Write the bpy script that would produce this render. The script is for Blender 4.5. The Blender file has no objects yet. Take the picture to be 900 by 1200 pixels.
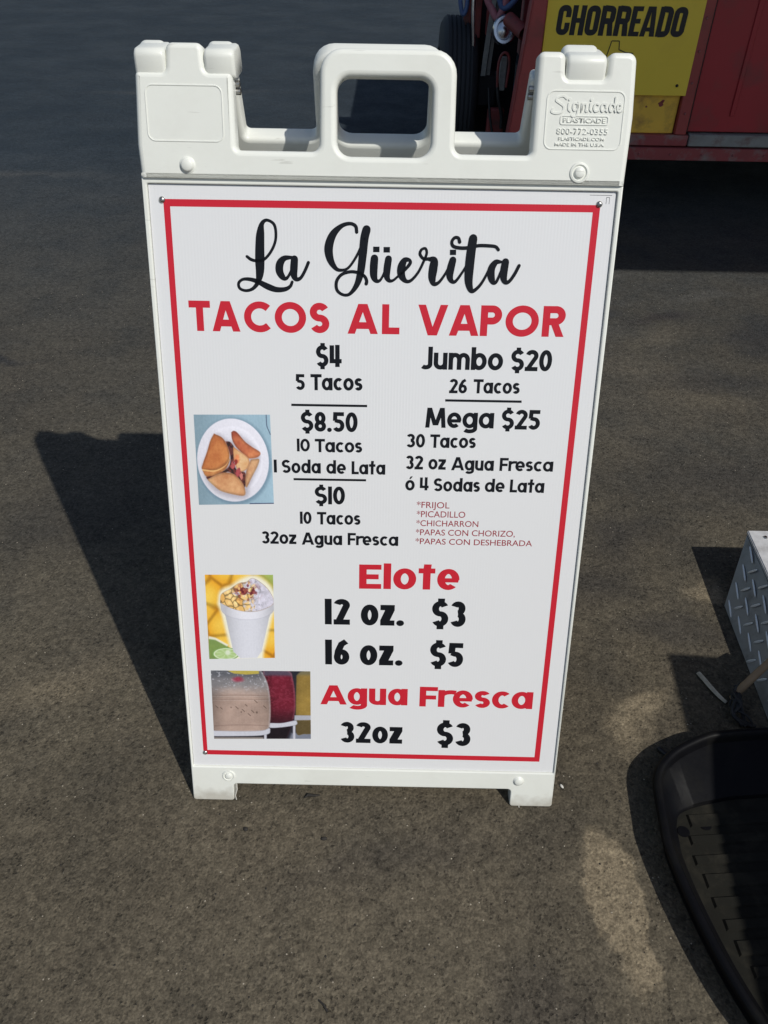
import bpy, bmesh, math, random
import numpy as np
from mathutils import Vector, Matrix, noise as mnoise
random.seed(7); np.random.seed(7)
R = math.radians
sc = bpy.context.scene
col = sc.collection

# ------------------------------------------------------------------ camera
cam_d = bpy.data.cameras.new("camera"); cam = bpy.data.objects.new("camera", cam_d); col.objects.link(cam)
RX = Vector((0.9997998447533205, 0.015402215519955478, 0.012768797449766865))
RD = Vector((0.019644378287944502, -0.6348324869868666, -0.7724000335757051))
RF = Vector((-0.0037906243438867848, 0.7724962687438346, -0.6350079888819798))
cm = Matrix((( RX.x, -RD.x, -RF.x, 0.01474419), (RX.y, -RD.y, -RF.y, -0.75094672), (RX.z, -RD.z, -RF.z, 1.26517189), (0, 0, 0, 1)))
cam.matrix_world = cm
cam_d.sensor_fit = 'HORIZONTAL'; cam_d.sensor_width = 36.0; cam_d.lens = 37.6
cam_d.clip_start = 0.05; cam_d.clip_end = 400
sc.camera = cam

# ------------------------------------------------------------------ world and sun
SUN_EL, SUN_AZ = 48.0, 43.0          # azimuth measured from -Y (behind the camera) towards +X
w = bpy.data.worlds.new("World"); sc.world = w; w.use_nodes = True
wn = w.node_tree.nodes; wn.clear()
sky = wn.new('ShaderNodeTexSky'); sky.sky_type = 'NISHITA'; sky.sun_disc = False
sky.sun_elevation = R(SUN_EL); sky.sun_rotation = R(180 - SUN_AZ)
bg = wn.new('ShaderNodeBackground'); bg.inputs['Strength'].default_value = 0.08
wo = wn.new('ShaderNodeOutputWorld')
w.node_tree.links.new(sky.outputs[0], bg.inputs[0]); w.node_tree.links.new(bg.outputs[0], wo.inputs[0])
sd = bpy.data.lights.new("sun", 'SUN'); sd.energy = 3.3; sd.angle = R(0.6); sd.color = (1.0, 0.97, 0.90)
sun = bpy.data.objects.new("sun", sd); col.objects.link(sun)
sv = Vector((math.cos(R(SUN_EL))*math.sin(R(SUN_AZ)), -math.cos(R(SUN_EL))*math.cos(R(SUN_AZ)), math.sin(R(SUN_EL))))
sun.rotation_euler = sv.to_track_quat('Z', 'Y').to_euler()
sc.view_settings.view_transform = 'Standard'; sc.view_settings.look = 'None'
sc.view_settings.exposure = 0.0; sc.view_settings.gamma = 1.0
sc.render.resolution_x = 768; sc.render.resolution_y = 1024

# ------------------------------------------------------------------ helpers
def s2l(c):
    return tuple((x/12.92 if x <= 0.04045 else ((x+0.055)/1.055)**2.4) for x in c)

def mat(name, base, rough=0.5, metal=0.0, noise_amt=0.0, noise_scale=20, bump=0.0, bump_scale=200, coat=0.0, spec=0.5, dirt=None, dirt_amt=0.0, dirt_scale=6, sss=0.0):
    m = bpy.data.materials.new(name); m.use_nodes = True
    nt = m.node_tree; n = nt.nodes; L = nt.links
    b = n['Principled BSDF']
    b.inputs['Base Color'].default_value = (*base, 1)
    b.inputs['Roughness'].default_value = rough; b.inputs['Metallic'].default_value = metal
    b.inputs['Specular IOR Level'].default_value = spec
    if coat: b.inputs['Coat Weight'].default_value = coat; b.inputs['Coat Roughness'].default_value = 0.12
    if sss:
        b.inputs['Subsurface Weight'].default_value = sss; b.inputs['Subsurface Radius'].default_value = (0.004, 0.004, 0.003); b.inputs['Subsurface Scale'].default_value = 1.0
    tc = n.new('ShaderNodeTexCoord')
    last = None
    if noise_amt or dirt:
        no = n.new('ShaderNodeTexNoise'); no.inputs['Scale'].default_value = noise_scale; no.inputs['Detail'].default_value = 6
        L.new(tc.outputs['Object'], no.inputs['Vector'])
        mx = n.new('ShaderNodeMix'); mx.data_type = 'RGBA'
        mx.inputs[6].default_value = (*[c*(1-noise_amt) for c in base], 1); mx.inputs[7].default_value = (*[min(1, c*(1+noise_amt)) for c in base], 1)
        L.new(no.outputs[0], mx.inputs[0]); last = mx.outputs[2]
        rr = n.new('ShaderNodeMapRange'); rr.inputs[3].default_value = max(0.02, rough-0.08); rr.inputs[4].default_value = min(1, rough+0.12)
        L.new(no.outputs[0], rr.inputs[0]); L.new(rr.outputs[0], b.inputs['Roughness'])
    if dirt:
        nd = n.new('ShaderNodeTexNoise'); nd.inputs['Scale'].default_value = dirt_scale; nd.inputs['Detail'].default_value = 9; nd.inputs['Roughness'].default_value = 0.65
        L.new(tc.outputs['Object'], nd.inputs['Vector'])
        cr = n.new('ShaderNodeMapRange'); cr.inputs[1].default_value = 0.5; cr.inputs[2].default_value = 0.68; cr.inputs[4].default_value = dirt_amt
        L.new(nd.outputs[0], cr.inputs[0])
        m2 = n.new('ShaderNodeMix'); m2.data_type = 'RGBA'; m2.inputs[7].default_value = (*dirt, 1)
        L.new(cr.outputs[0], m2.inputs[0]); L.new(last, m2.inputs[6]); last = m2.outputs[2]
    if last: L.new(last, b.inputs['Base Color'])
    if bump:
        nb = n.new('ShaderNodeTexNoise'); nb.inputs['Scale'].default_value = bump_scale; nb.inputs['Detail'].default_value = 4
        L.new(tc.outputs['Object'], nb.inputs['Vector'])
        bp = n.new('ShaderNodeBump'); bp.inputs['Strength'].default_value = bump; bp.inputs['Distance'].default_value = 0.002
        L.new(nb.outputs[0], bp.inputs['Height']); L.new(bp.outputs[0], b.inputs['Normal'])
    return m

def link_mesh(name, bm_or_me, m, parent=None, smooth=None):
    if isinstance(bm_or_me, bmesh.types.BMesh):
        me = bpy.data.meshes.new(name); bm_or_me.normal_update(); bm_or_me.to_mesh(me); bm_or_me.free()
    else:
        me = bm_or_me
    if m is not None:
        me.materials.clear(); me.materials.append(m)
    o = bpy.data.objects.new(name, me); col.objects.link(o)
    if parent: o.parent = parent
    if smooth is not None and len(me.polygons):
        me.polygons.foreach_set('use_smooth', [True]*len(me.polygons))
        me.set_sharp_from_angle(angle=R(smooth))
    return o

def tag(o, label, cat, group=None):
    o['label'] = label; o['category'] = cat
    if group: o['group'] = group
    return o

def empty(name, loc=(0, 0, 0)):
    o = bpy.data.objects.new(name, None); o.location = loc; o.empty_display_size = 0.05; col.objects.link(o)
    return o

def box(bm, lo, hi, bevel=0.0, seg=2, M=None):
    vs = [bm.verts.new((x, y, z)) for x in (lo[0], hi[0]) for y in (lo[1], hi[1]) for z in (lo[2], hi[2])]
    idx = [(0, 1, 3, 2), (4, 6, 7, 5), (0, 4, 5, 1), (2, 3, 7, 6), (0, 2, 6, 4), (1, 5, 7, 3)]
    fs = [bm.faces.new([vs[i] for i in f]) for f in idx]
    es = list({e for f in fs for e in f.edges})
    newv = set(vs)
    if bevel:
        r = bmesh.ops.bevel(bm, geom=es, offset=bevel, segments=seg, profile=0.5, affect='EDGES')
        newv = {v for f in r['faces'] for v in f.verts} | {v for v in vs if v.is_valid}
    if M is not None:
        for v in newv: v.co = M @ v.co
    return bm

def B(lo, hi, bevel=0.0, seg=2, M=None):
    return box(bmesh.new(), lo, hi, bevel, seg, M)

def tube(bm, pts, rad, n=10, cap=True):
    pts = [Vector(p) for p in pts]; rings = []
    rads = rad if isinstance(rad, (list, tuple)) else [rad]*len(pts)
    up = Vector((0.13, 0.37, 0.92)).normalized()
    for i, p in enumerate(pts):
        d = (pts[min(i+1, len(pts)-1)] - pts[max(i-1, 0)]).normalized()
        a = d.cross(up)
        if a.length < 0.05: a = d.cross(Vector((1, 0, 0)))
        a.normalize(); b = d.cross(a).normalized()
        rings.append([bm.verts.new(p + (a*math.cos(t*2*math.pi/n) + b*math.sin(t*2*math.pi/n))*rads[i]) for t in range(n)])
    for r0, r1 in zip(rings, rings[1:]):
        for k in range(n): bm.faces.new((r0[k], r0[(k+1) % n], r1[(k+1) % n], r1[k]))
    if cap: bm.faces.new(rings[0][::-1]); bm.faces.new(rings[-1])
    return bm

def smooth_path(pts, k=6):
    """Catmull-Rom through tuples of any dimension"""
    P = [np.array(p, float) for p in pts]; out = []
    P = [2*P[0]-P[1]] + P + [2*P[-1]-P[-2]]
    for i in range(1, len(P)-2):
        for j in range(k):
            t = j/k
            out.append(0.5*((2*P[i]) + (-P[i-1]+P[i+1])*t + (2*P[i-1]-5*P[i]+4*P[i+1]-P[i+2])*t*t + (-P[i-1]+3*P[i]-3*P[i+1]+P[i+2])*t**3))
    out.append(P[-2])
    return out

def fillet(pts, seg=5):
    """pts: (x, y, radius) -> rounded polygon"""
    out = []; n = len(pts)
    for i in range(n):
        p = Vector(pts[i][:2]); r = pts[i][2] if len(pts[i]) > 2 else 0
        if r <= 0: out.append((p.x, p.y)); continue
        a = (Vector(pts[i-1][:2]) - p); b = (Vector(pts[(i+1) % n][:2]) - p)
        la, lb = a.length, b.length; a.normalize(); b.normalize()
        ang = a.angle(b); d = min(r/math.tan(ang/2), la*0.49, lb*0.49); r2 = d*math.tan(ang/2)
        c = p + (a+b).normalized()*(r2/math.sin(ang/2))
        s0 = p + a*d - c; s1 = p + b*d - c
        a0 = math.atan2(s0.y, s0.x); da = math.atan2(s1.y, s1.x) - a0
        while da > math.pi: da -= 2*math.pi
        while da < -math.pi: da += 2*math.pi
        for k in range(seg+1):
            t = a0 + da*k/seg; out.append((c.x + r2*math.cos(t), c.y + r2*math.sin(t)))
    return out

def plate_mesh(loops, w0, w1, bev, bres=3):
    """solid plate from 2D loops (outer + holes), between w0 and w1, rounded edges"""
    cu = bpy.data.curves.new("plate", 'CURVE'); cu.dimensions = '2D'; cu.fill_mode = 'BOTH'
    cu.extrude = (w1-w0)/2 - bev; cu.bevel_depth = bev; cu.bevel_resolution = bres; cu.offset = -bev
    for lp in loops:
        sp = cu.splines.new('POLY'); sp.points.add(len(lp)-1); sp.use_cyclic_u = True
        for q, p in zip(sp.points, lp): q.co = (p[0], p[1], 0, 1)
    o = bpy.data.objects.new("plate", cu); col.objects.link(o)
    dg = bpy.context.evaluated_depsgraph_get(); dg.update()
    me = bpy.data.meshes.new_from_object(o.evaluated_get(dg))
    bpy.data.objects.remove(o); bpy.data.curves.remove(cu)
    me.transform(Matrix.Translation((0, 0, (w0+w1)/2)))
    return me

def text_mesh(s, height, extrude=0.0, bold=0.0, width=None, shear=0.0, spacing=1.0):
    """Blender's built-in font as a mesh; baseline at 0, left at 0, cap height = height, optional total width"""
    cu = bpy.data.curves.new("text", 'FONT'); cu.body = s; cu.size = 1.0; cu.offset = bold; cu.extrude = 0; cu.shear = shear; cu.space_character = spacing
    cu.resolution_u = 4
    o = bpy.data.objects.new("text", cu); col.objects.link(o)
    dg = bpy.context.evaluated_depsgraph_get(); dg.update()
    me = bpy.data.meshes.new_from_object(o.evaluated_get(dg))
    cu.body = "H"; dg.update()
    mh = bpy.data.meshes.new_from_object(o.evaluated_get(dg))
    ch = max(v.co.y for v in mh.vertices) - min(v.co.y for v in mh.vertices)
    bpy.data.objects.remove(o); bpy.data.curves.remove(cu); bpy.data.meshes.remove(mh)
    xs = [v.co.x for v in me.vertices]; x0, x1 = min(xs), max(xs)
    sy = height/ch; sx = (width/(x1-x0)) if width else sy
    for v in me.vertices: v.co.x = (v.co.x-x0)*sx; v.co.y *= sy
    if extrude:
        bm = bmesh.new(); bm.from_mesh(me)
        bmesh.ops.remove_doubles(bm, verts=bm.verts, dist=1e-6)
        r = bmesh.ops.extrude_face_region(bm, geom=list(bm.faces))
        for g in r['geom']:
            if isinstance(g, bmesh.types.BMVert): g.co.z += extrude
        bm.to_mesh(me); bm.free()
    return me

def join_meshes(parts):
    """parts: list of (mesh, Matrix) -> one mesh"""
    bm = bmesh.new()
    for me, M in parts:
        t = me.copy(); t.transform(M); bm.from_mesh(t); bpy.data.meshes.remove(t)
    out = bpy.data.meshes.new("joined"); bm.to_mesh(out); bm.free()
    return out
# ------------------------------------------------------------------ materials
M_plastic = mat("white_plastic", (0.745, 0.755, 0.70), 0.38, noise_amt=0.02, noise_scale=9, bump=0.08, bump_scale=70, dirt=(0.5, 0.48, 0.41), dirt_amt=0.16, dirt_scale=7, spec=0.45)
def wear(m):
    """fine scuffs everywhere and grime that has splashed on the feet"""
    nt = m.node_tree; n = nt.nodes; L = nt.links; b = n['Principled BSDF']; src = b.inputs['Base Color'].links[0].from_socket
    tc = n.new('ShaderNodeTexCoord'); mp = n.new('ShaderNodeMapping'); mp.inputs['Scale'].default_value = (18, 130, 60); mp.inputs['Rotation'].default_value = (0.2, 0.1, 0.5); L.new(tc.outputs['Object'], mp.inputs[0])
    no = n.new('ShaderNodeTexNoise'); no.inputs['Scale'].default_value = 1.0; no.inputs['Detail'].default_value = 3; L.new(mp.outputs[0], no.inputs[0])
    r = n.new('ShaderNodeMapRange'); r.inputs[1].default_value = 0.69; r.inputs[2].default_value = 0.74; r.inputs[4].default_value = 0.4; L.new(no.outputs[0], r.inputs[0])
    mx = n.new('ShaderNodeMix'); mx.data_type = 'RGBA'; L.new(r.outputs[0], mx.inputs[0]); L.new(src, mx.inputs[6]); mx.inputs[7].default_value = (0.42, 0.41, 0.37, 1)
    sx = n.new('ShaderNodeSeparateXYZ'); L.new(tc.outputs['Object'], sx.inputs[0])
    n2 = n.new('ShaderNodeTexNoise'); n2.inputs['Scale'].default_value = 45; n2.inputs['Detail'].default_value = 6; L.new(tc.outputs['Object'], n2.inputs[0])
    ma = n.new('ShaderNodeMath'); ma.operation = 'MULTIPLY_ADD'; ma.inputs[1].default_value = -0.05; L.new(n2.outputs[0], ma.inputs[0]); L.new(sx.outputs[1], ma.inputs[2])
    r2 = n.new('ShaderNodeMapRange'); r2.inputs[1].default_value = -0.068; r2.inputs[2].default_value = -0.090; r2.inputs[4].default_value = 0.55; L.new(ma.outputs[0], r2.inputs[0])
    m2 = n.new('ShaderNodeMix'); m2.data_type = 'RGBA'; L.new(r2.outputs[0], m2.inputs[0]); L.new(mx.outputs[2], m2.inputs[6]); m2.inputs[7].default_value = (0.30, 0.26, 0.20, 1)
    L.new(m2.outputs[2], b.inputs['Base Color'])
wear(M_plastic)
M_emboss = M_plastic
M_steel = mat("screw_steel", (0.45, 0.44, 0.42), 0.3, 1.0, noise_amt=0.2, noise_scale=300)
M_alu = mat("aluminium_plate", (0.30, 0.31, 0.32), 0.5, 0.75, noise_amt=0.25, noise_scale=30, bump=0.1, bump_scale=150, dirt=(0.10, 0.09, 0.08), dirt_amt=0.5, dirt_scale=14)
M_alu_top = mat("scuffed_aluminium_lid", (0.6, 0.6, 0.6), 0.55, 0.25, noise_amt=0.2, noise_scale=60, dirt=(0.22, 0.2, 0.18), dirt_amt=0.5, dirt_scale=25)
M_tread = mat("aluminium_tread", (0.82, 0.82, 0.80), 0.42, 0.35, noise_amt=0.15, noise_scale=200)
M_blackpl = mat("black_plastic", (0.0035, 0.0035, 0.0045), 0.45, noise_amt=0.3, noise_scale=30, bump=0.15, bump_scale=90, dirt=(0.010, 0.0095, 0.008), dirt_amt=0.6, dirt_scale=12, spec=0.12)
M_dust = mat("dusty_black_plastic", (0.013, 0.0125, 0.010), 0.85, noise_amt=0.4, noise_scale=25, bump=0.2, bump_scale=120, spec=0.12, dirt=(0.030, 0.027, 0.020), dirt_amt=0.8, dirt_scale=18)
M_tyre = mat("tyre_rubber", (0.022, 0.025, 0.028), 0.75, noise_amt=0.3, noise_scale=12, bump=0.2, bump_scale=100)
M_red = mat("red_trailer_paint", (0.36, 0.022, 0.03), 0.45, noise_amt=0.18, noise_scale=4, bump=0.1, bump_scale=20, dirt=(0.13, 0.05, 0.045), dirt_amt=0.6, dirt_scale=5)
M_redpost = mat("red_post_paint", (0.34, 0.055, 0.05), 0.45, noise_amt=0.15, noise_scale=6, dirt=(0.16, 0.05, 0.04), dirt_amt=0.6, dirt_scale=9)
M_redrust = mat("rusty_red_steel", (0.24, 0.045, 0.04), 0.6, noise_amt=0.4, noise_scale=18, dirt=(0.08, 0.05, 0.04), dirt_amt=0.9, dirt_scale=16, bump=0.3, bump_scale=60)
M_worn = mat("worn_red_frame_paint", (0.28, 0.055, 0.055), 0.65, noise_amt=0.25, noise_scale=14, bump=0.3, bump_scale=50, dirt=(0.22, 0.22, 0.2), dirt_amt=0.8, dirt_scale=12)
M_thresh = mat("peeling_grey_threshold", (0.27, 0.27, 0.25), 0.8, noise_amt=0.3, noise_scale=20, bump=0.4, bump_scale=60, dirt=(0.15, 0.05, 0.045), dirt_amt=0.8, dirt_scale=14)
M_yellow = mat("yellow_banner_vinyl", (0.88, 0.64, 0.06), 0.35, noise_amt=0.06, noise_scale=5, dirt=(0.7, 0.48, 0.06), dirt_amt=0.3, dirt_scale=4)
M_yellow2 = mat("weathered_yellow_panel", (0.82, 0.50, 0.06), 0.6, noise_amt=0.12, noise_scale=10, dirt=(0.33, 0.16, 0.05), dirt_amt=0.7, dirt_scale=11)
M_bannertext = mat("black_banner_print", (0.008, 0.009, 0.014), 0.4)
M_dark = mat("dark_underbody_steel", (0.015, 0.015, 0.017), 0.8, noise_amt=0.3, noise_scale=10)
M_chrome = mat("dull_chrome", (0.55, 0.56, 0.6), 0.22, 1.0, noise_amt=0.3, noise_scale=40)
M_strap = mat("grey_webbing", (0.24, 0.24, 0.22), 0.85, noise_amt=0.35, noise_scale=60, bump=0.5, bump_scale=300)
M_blue = mat("faded_blue_hose", (0.07, 0.12, 0.26), 0.5, noise_amt=0.3, noise_scale=30)
M_pink = mat("dusty_pink_hose", (0.42, 0.16, 0.19), 0.5, noise_amt=0.35, noise_scale=30)
M_canvas = mat("canvas_awning", (0.20, 0.05, 0.05), 0.8, noise_amt=0.1, noise_scale=5)
M_wood = mat("tan_wooden_handle", (0.27, 0.18, 0.10), 0.6, noise_amt=0.3, noise_scale=30, bump=0.3, bump_scale=90, dirt=(0.1, 0.07, 0.04), dirt_amt=0.6, dirt_scale=30)
M_bone = mat("sunbleached_strip", (0.5, 0.46, 0.36), 0.7, noise_amt=0.2, noise_scale=70, bump=0.3, bump_scale=200, dirt=(0.25, 0.21, 0.15), dirt_amt=0.6, dirt_scale=60)
M_cable = mat("black_cable", (0.012, 0.012, 0.012), 0.5, noise_amt=0.3, noise_scale=60, bump=0.4, bump_scale=300)
M_grit = mat("pale_grit", (0.32, 0.28, 0.22), 0.8, noise_amt=0.5, noise_scale=40)
M_debris = mat("dark_debris", (0.02, 0.017, 0.014), 0.8)
M_pebble = mat("white_pebble", (0.62, 0.6, 0.55), 0.6, noise_amt=0.2, noise_scale=300)
M_thread = mat("white_thread", (0.6, 0.58, 0.52), 0.8)

def corrugated(name, base, coat=0.35, vcol=None, rough=0.33, spec=0.5):
    """printed corrugated plastic: flutes run up the board, seen as fine relief"""
    m = bpy.data.materials.new(name); m.use_nodes = True
    nt = m.node_tree; n = nt.nodes; L = nt.links; b = n['Principled BSDF']
    b.inputs['Base Color'].default_value = (*base, 1); b.inputs['Roughness'].default_value = rough
    b.inputs['Specular IOR Level'].default_value = spec
    b.inputs['Coat Weight'].default_value = coat; b.inputs['Coat Roughness'].default_value = 0.13
    tc = n.new('ShaderNodeTexCoord'); sx = n.new('ShaderNodeSeparateXYZ'); L.new(tc.outputs['Object'], sx.inputs[0])
    mu = n.new('ShaderNodeMath'); mu.operation = 'MULTIPLY'; mu.inputs[1].default_value = 2*math.pi/0.0043; L.new(sx.outputs[0], mu.inputs[0])
    sn = n.new('ShaderNodeMath'); sn.operation = 'SINE'; L.new(mu.outputs[0], sn.inputs[0])
    no = n.new('ShaderNodeTexNoise'); no.inputs['Scale'].default_value = 5; no.inputs['Detail'].default_value = 3; L.new(tc.outputs['Object'], no.inputs[0])
    am = n.new('ShaderNodeMapRange'); am.inputs[1].default_value = 0.35; am.inputs[2].default_value = 0.7; am.inputs[3].default_value = 0.25; am.inputs[4].default_value = 1.2; L.new(no.outputs[0], am.inputs[0])
    m1 = n.new('ShaderNodeMath'); m1.operation = 'MULTIPLY'; L.new(sn.outputs[0], m1.inputs[0]); L.new(am.outputs[0], m1.inputs[1])
    n2 = n.new('ShaderNodeTexNoise'); n2.inputs['Scale'].default_value = 2.2; L.new(tc.outputs['Object'], n2.inputs[0])
    m2 = n.new('ShaderNodeMath'); m2.operation = 'MULTIPLY_ADD'; m2.inputs[1].default_value = 40; L.new(n2.outputs[0], m2.inputs[0]); L.new(m1.outputs[0], m2.inputs[2])
    bp = n.new('ShaderNodeBump'); bp.inputs['Strength'].default_value = 0.35; bp.inputs['Distance'].default_value = 0.00008; L.new(m2.outputs[0], bp.inputs['Height'])
    L.new(bp.outputs[0], b.inputs['Normal']); L.new(bp.outputs[0], b.inputs['Coat Normal'])
    if vcol:
        at = n.new('ShaderNodeAttribute'); at.attribute_name = vcol; L.new(at.outputs['Color'], b.inputs['Base Color'])
    return m
M_board = corrugated("corrugated_board", (0.735, 0.735, 0.74))
M_inkred = corrugated("red_ink", s2l((0.77, 0.14, 0.20)), coat=0.08, spec=0.35)
M_inkblack = corrugated("black_ink", (0.006, 0.007, 0.010), coat=0.03, rough=0.42, spec=0.22)
M_inkthin = corrugated("thin_red_ink", s2l((0.58, 0.12, 0.18)), coat=0.1)
M_photo = corrugated("photo_print", (1, 1, 1), vcol="print", rough=0.4)
# ------------------------------------------------------------------ asphalt
def asphalt():
    m = bpy.data.materials.new("worn_asphalt"); m.use_nodes = True
    nt = m.node_tree; n = nt.nodes; L = nt.links; b = n['Principled BSDF']
    tc = n.new('ShaderNodeTexCoord'); V = tc.outputs['Object']
    def noise_(scale, detail=6, rough=0.55, vec=None, dist=0.0):
        a = n.new('ShaderNodeTexNoise'); a.inputs['Scale'].default_value = scale; a.inputs['Detail'].default_value = detail; a.inputs['Roughness'].default_value = rough; a.inputs['Distortion'].default_value = dist
        L.new(vec or V, a.inputs['Vector']); return a
    def mr(src, a, b_, c=0.0, d=1.0, smooth=True):
        r = n.new('ShaderNodeMapRange'); r.interpolation_type = 'SMOOTHSTEP' if smooth else 'LINEAR'
        for i, v in zip((1, 2, 3, 4), (a, b_, c, d)): r.inputs[i].default_value = v
        L.new(src, r.inputs[0]); return r.outputs[0]
    def math_(op, a, b_=None, c=None):
        q = n.new('ShaderNodeMath'); q.operation = op
        for i, v in enumerate((a, b_, c)):
            if v is None: continue
            if isinstance(v, (int, float)): q.inputs[i].default_value = v
            else: L.new(v, q.inputs[i])
        return q.outputs[0]
    def mix(f, a, b_):
        q = n.new('ShaderNodeMix'); q.data_type = 'RGBA'
        for s_, v in ((0, f), (6, a), (7, b_)):
            if isinstance(v, (int, float)): q.inputs[s_].default_value = v
            elif isinstance(v, tuple): q.inputs[s_].default_value = (*v, 1)
            else: L.new(v, q.inputs[s_])
        return q.outputs[2]
    # coordinates wobbled by noise so that stains get uneven rims
    nw = noise_(5.5, 5, 0.6)
    sub = n.new('ShaderNodeVectorMath'); sub.operation = 'SUBTRACT'; L.new(nw.outputs['Color'], sub.inputs[0]); sub.inputs[1].default_value = (0.5, 0.5, 0.5)
    scl = n.new('ShaderNodeVectorMath'); scl.operation = 'SCALE'; L.new(sub.outputs[0], scl.inputs[0]); scl.inputs['Scale'].default_value = 0.20
    add = n.new('ShaderNodeVectorMath'); add.operation = 'ADD'; L.new(V, add.inputs[0]); L.new(scl.outputs[0], add.inputs[1]); WV = add.outputs[0]
    def blob(cx, cy, rx, ry, ang=0, hard=0.45, wob=True):
        mp = n.new('ShaderNodeMapping'); mp.vector_type = 'TEXTURE'
        mp.inputs['Location'].default_value = (cx, cy, 0); mp.inputs['Rotation'].default_value = (0, 0, R(ang)); mp.inputs['Scale'].default_value = (rx, ry, 1)
        L.new(WV if wob else V, mp.inputs[0])
        g = n.new('ShaderNodeVectorMath'); g.operation = 'LENGTH'; L.new(mp.outputs[0], g.inputs[0])
        return mr(g.outputs['Value'], 1.0, hard)
    big = noise_(0.9, 6, 0.6); mid = noise_(5.0, 7, 0.62); fine = noise_(55, 6, 0.7); grain = noise_(260, 4, 0.7)
    c = mix(mr(big.outputs[0], 0.35, 0.65), (0.083, 0.069, 0.048), (0.103, 0.087, 0.061))
    c = mix(mr(mid.outputs[0], 0.40, 0.72, 0, 0.55), c, (0.048, 0.043, 0.034))
    c = mix(mr(mid.outputs[0], 0.42, 0.28, 0, 0.35), c, (0.115, 0.101, 0.070))
    # lighter sandy patches and darker oily stains, each where it lies
    sand = (0.195, 0.158, 0.105)
    for a in ((0.50, 0.19, 0.115, 0.05, 40, 0.2), (0.388, -0.17, 0.052, 0.135, 8, 0.75), (0.372, -0.11, 0.055, 0.05, 30, 0.4), (0.73, 0.53, 0.09, 0.045, 15, 0.1), (0.93, 1.74, 0.20, 0.09, 25, -0.6), (0.78, 1.55, 0.35, 0.14, -20, -1.0), (0.66, 1.98, 0.13, 0.08, 0, -0.3),
              (0.98, 1.35, 0.4, 0.12, -10, -1.2), (-0.62, 0.25, 0.25, 0.10, 20, -0.6)):
        f = blob(*a); f = math_('MULTIPLY', f, 0.9); c = mix(f, c, sand)
    oil = (0.030, 0.027, 0.026)
    for a, k in (((0.47, 0.55, 0.20, 0.12, 20, 0.1), 0.6), ((0.58, 0.72, 0.22, 0.12, 10, 0.1), 0.6), ((0.62, 0.40, 0.17, 0.06, 0, 0.2), 0.45), ((0.70, 1.88, 0.22, 0.07, 25, 0.3), 0.7), ((1.05, 1.45, 0.3, 0.1, 0, 0.1), 0.5),
                 ((1.35, 1.75, 0.25, 0.22, 0, 0.3), 0.75), ((0.95, 0.95, 0.45, 0.20, 0, 0.0), 0.6), ((0.25, -0.33, 0.13, 0.12, 0, 0.3), 0.45), ((-1.30, 1.50, 0.28, 0.05, 0, 0.2), 0.8), ((-0.75, 0.75, 0.35, 0.2, 0, 0.0), 0.35), ((0.04, -0.10, 0.28, 0.05, 10, 0.0), 0.35)):
        f = blob(*a); f = math_('MULTIPLY', f, k); c = mix(f, c, oil)
    # blue-black shade of the far ground painted into the colour, with an uneven edge
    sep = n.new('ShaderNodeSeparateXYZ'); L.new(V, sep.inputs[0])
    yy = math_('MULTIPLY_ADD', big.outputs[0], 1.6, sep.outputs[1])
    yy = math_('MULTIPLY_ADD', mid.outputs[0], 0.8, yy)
    far_shade = mr(yy, 1.3, 5.0, 0, 1.0, False)
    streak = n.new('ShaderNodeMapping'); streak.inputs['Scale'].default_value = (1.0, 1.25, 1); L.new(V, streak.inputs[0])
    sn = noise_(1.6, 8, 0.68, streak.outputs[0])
    far_shade_col = mix(mr(sn.outputs[0], 0.32, 0.72), (0.020, 0.028, 0.036), (0.033, 0.042, 0.050))
    c = mix(far_shade, c, far_shade_col)
    for a in ((0.80, 2.26, 0.30, 0.07, 20, -0.2), (0.74, 2.02, 0.22, 0.05, 10, -0.2), (1.20, 2.10, 0.28, 0.05, 12, -0.3), (0.72, 1.80, 0.20, 0.06, 0, -0.3), (-1.9, 3.4, 0.7, 0.10, 0, -0.5), (-1.4, 5.2, 0.9, 0.10, 5, -0.5)):
        c = mix(math_('MULTIPLY', blob(*a), 0.6), c, (0.088, 0.086, 0.080))
    c = mix(math_('MULTIPLY', blob(0.98, 1.90, 0.22, 0.05, 25, 0.0), 0.6), c, (0.028, 0.024, 0.026))
    # aggregate: tiny stones and pits
    vo = n.new('ShaderNodeTexVoronoi'); vo.inputs['Scale'].default_value = 165; L.new(V, vo.inputs['Vector'])
    vc = n.new('ShaderNodeSeparateColor'); L.new(vo.outputs['Color'], vc.inputs[0])
    g1 = mr(vc.outputs[0], 0.0, 1.0, 0.76, 1.27, False)
    g2 = mr(fine.outputs[0], 0.3, 0.7, 0.80, 1.20)
    g3 = mr(grain.outputs[0], 0.3, 0.7, 0.74, 1.26)
    wf = noise_(130, 3, 0.6); wsub = n.new('ShaderNodeVectorMath'); wsub.operation = 'SCALE'; L.new(wf.outputs['Color'], wsub.inputs[0]); wsub.inputs['Scale'].default_value = 0.014
    wadd = n.new('ShaderNodeVectorMath'); wadd.operation = 'ADD'; L.new(V, wadd.inputs[0]); L.new(wsub.outputs[0], wadd.inputs[1])
    coarse = n.new('ShaderNodeTexVoronoi'); coarse.inputs['Scale'].default_value = 105; coarse.inputs['Randomness'].default_value = 1; L.new(wadd.outputs[0], coarse.inputs['Vector'])
    pit = math_('MULTIPLY', mr(coarse.outputs['Distance'], 0.42, 0.14), math_('MAXIMUM', mr(noise_(20, 6, 0.75).outputs[0], 0.40, 0.62), math_('MAXIMUM', blob(0.23, -0.33, 0.16, 0.13, 0, 0.1), blob(-0.05, -0.30, 0.25, 0.12, 0, 0.1))))
    gg = math_('MULTIPLY', math_('MULTIPLY', g1, g2), g3)
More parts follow.
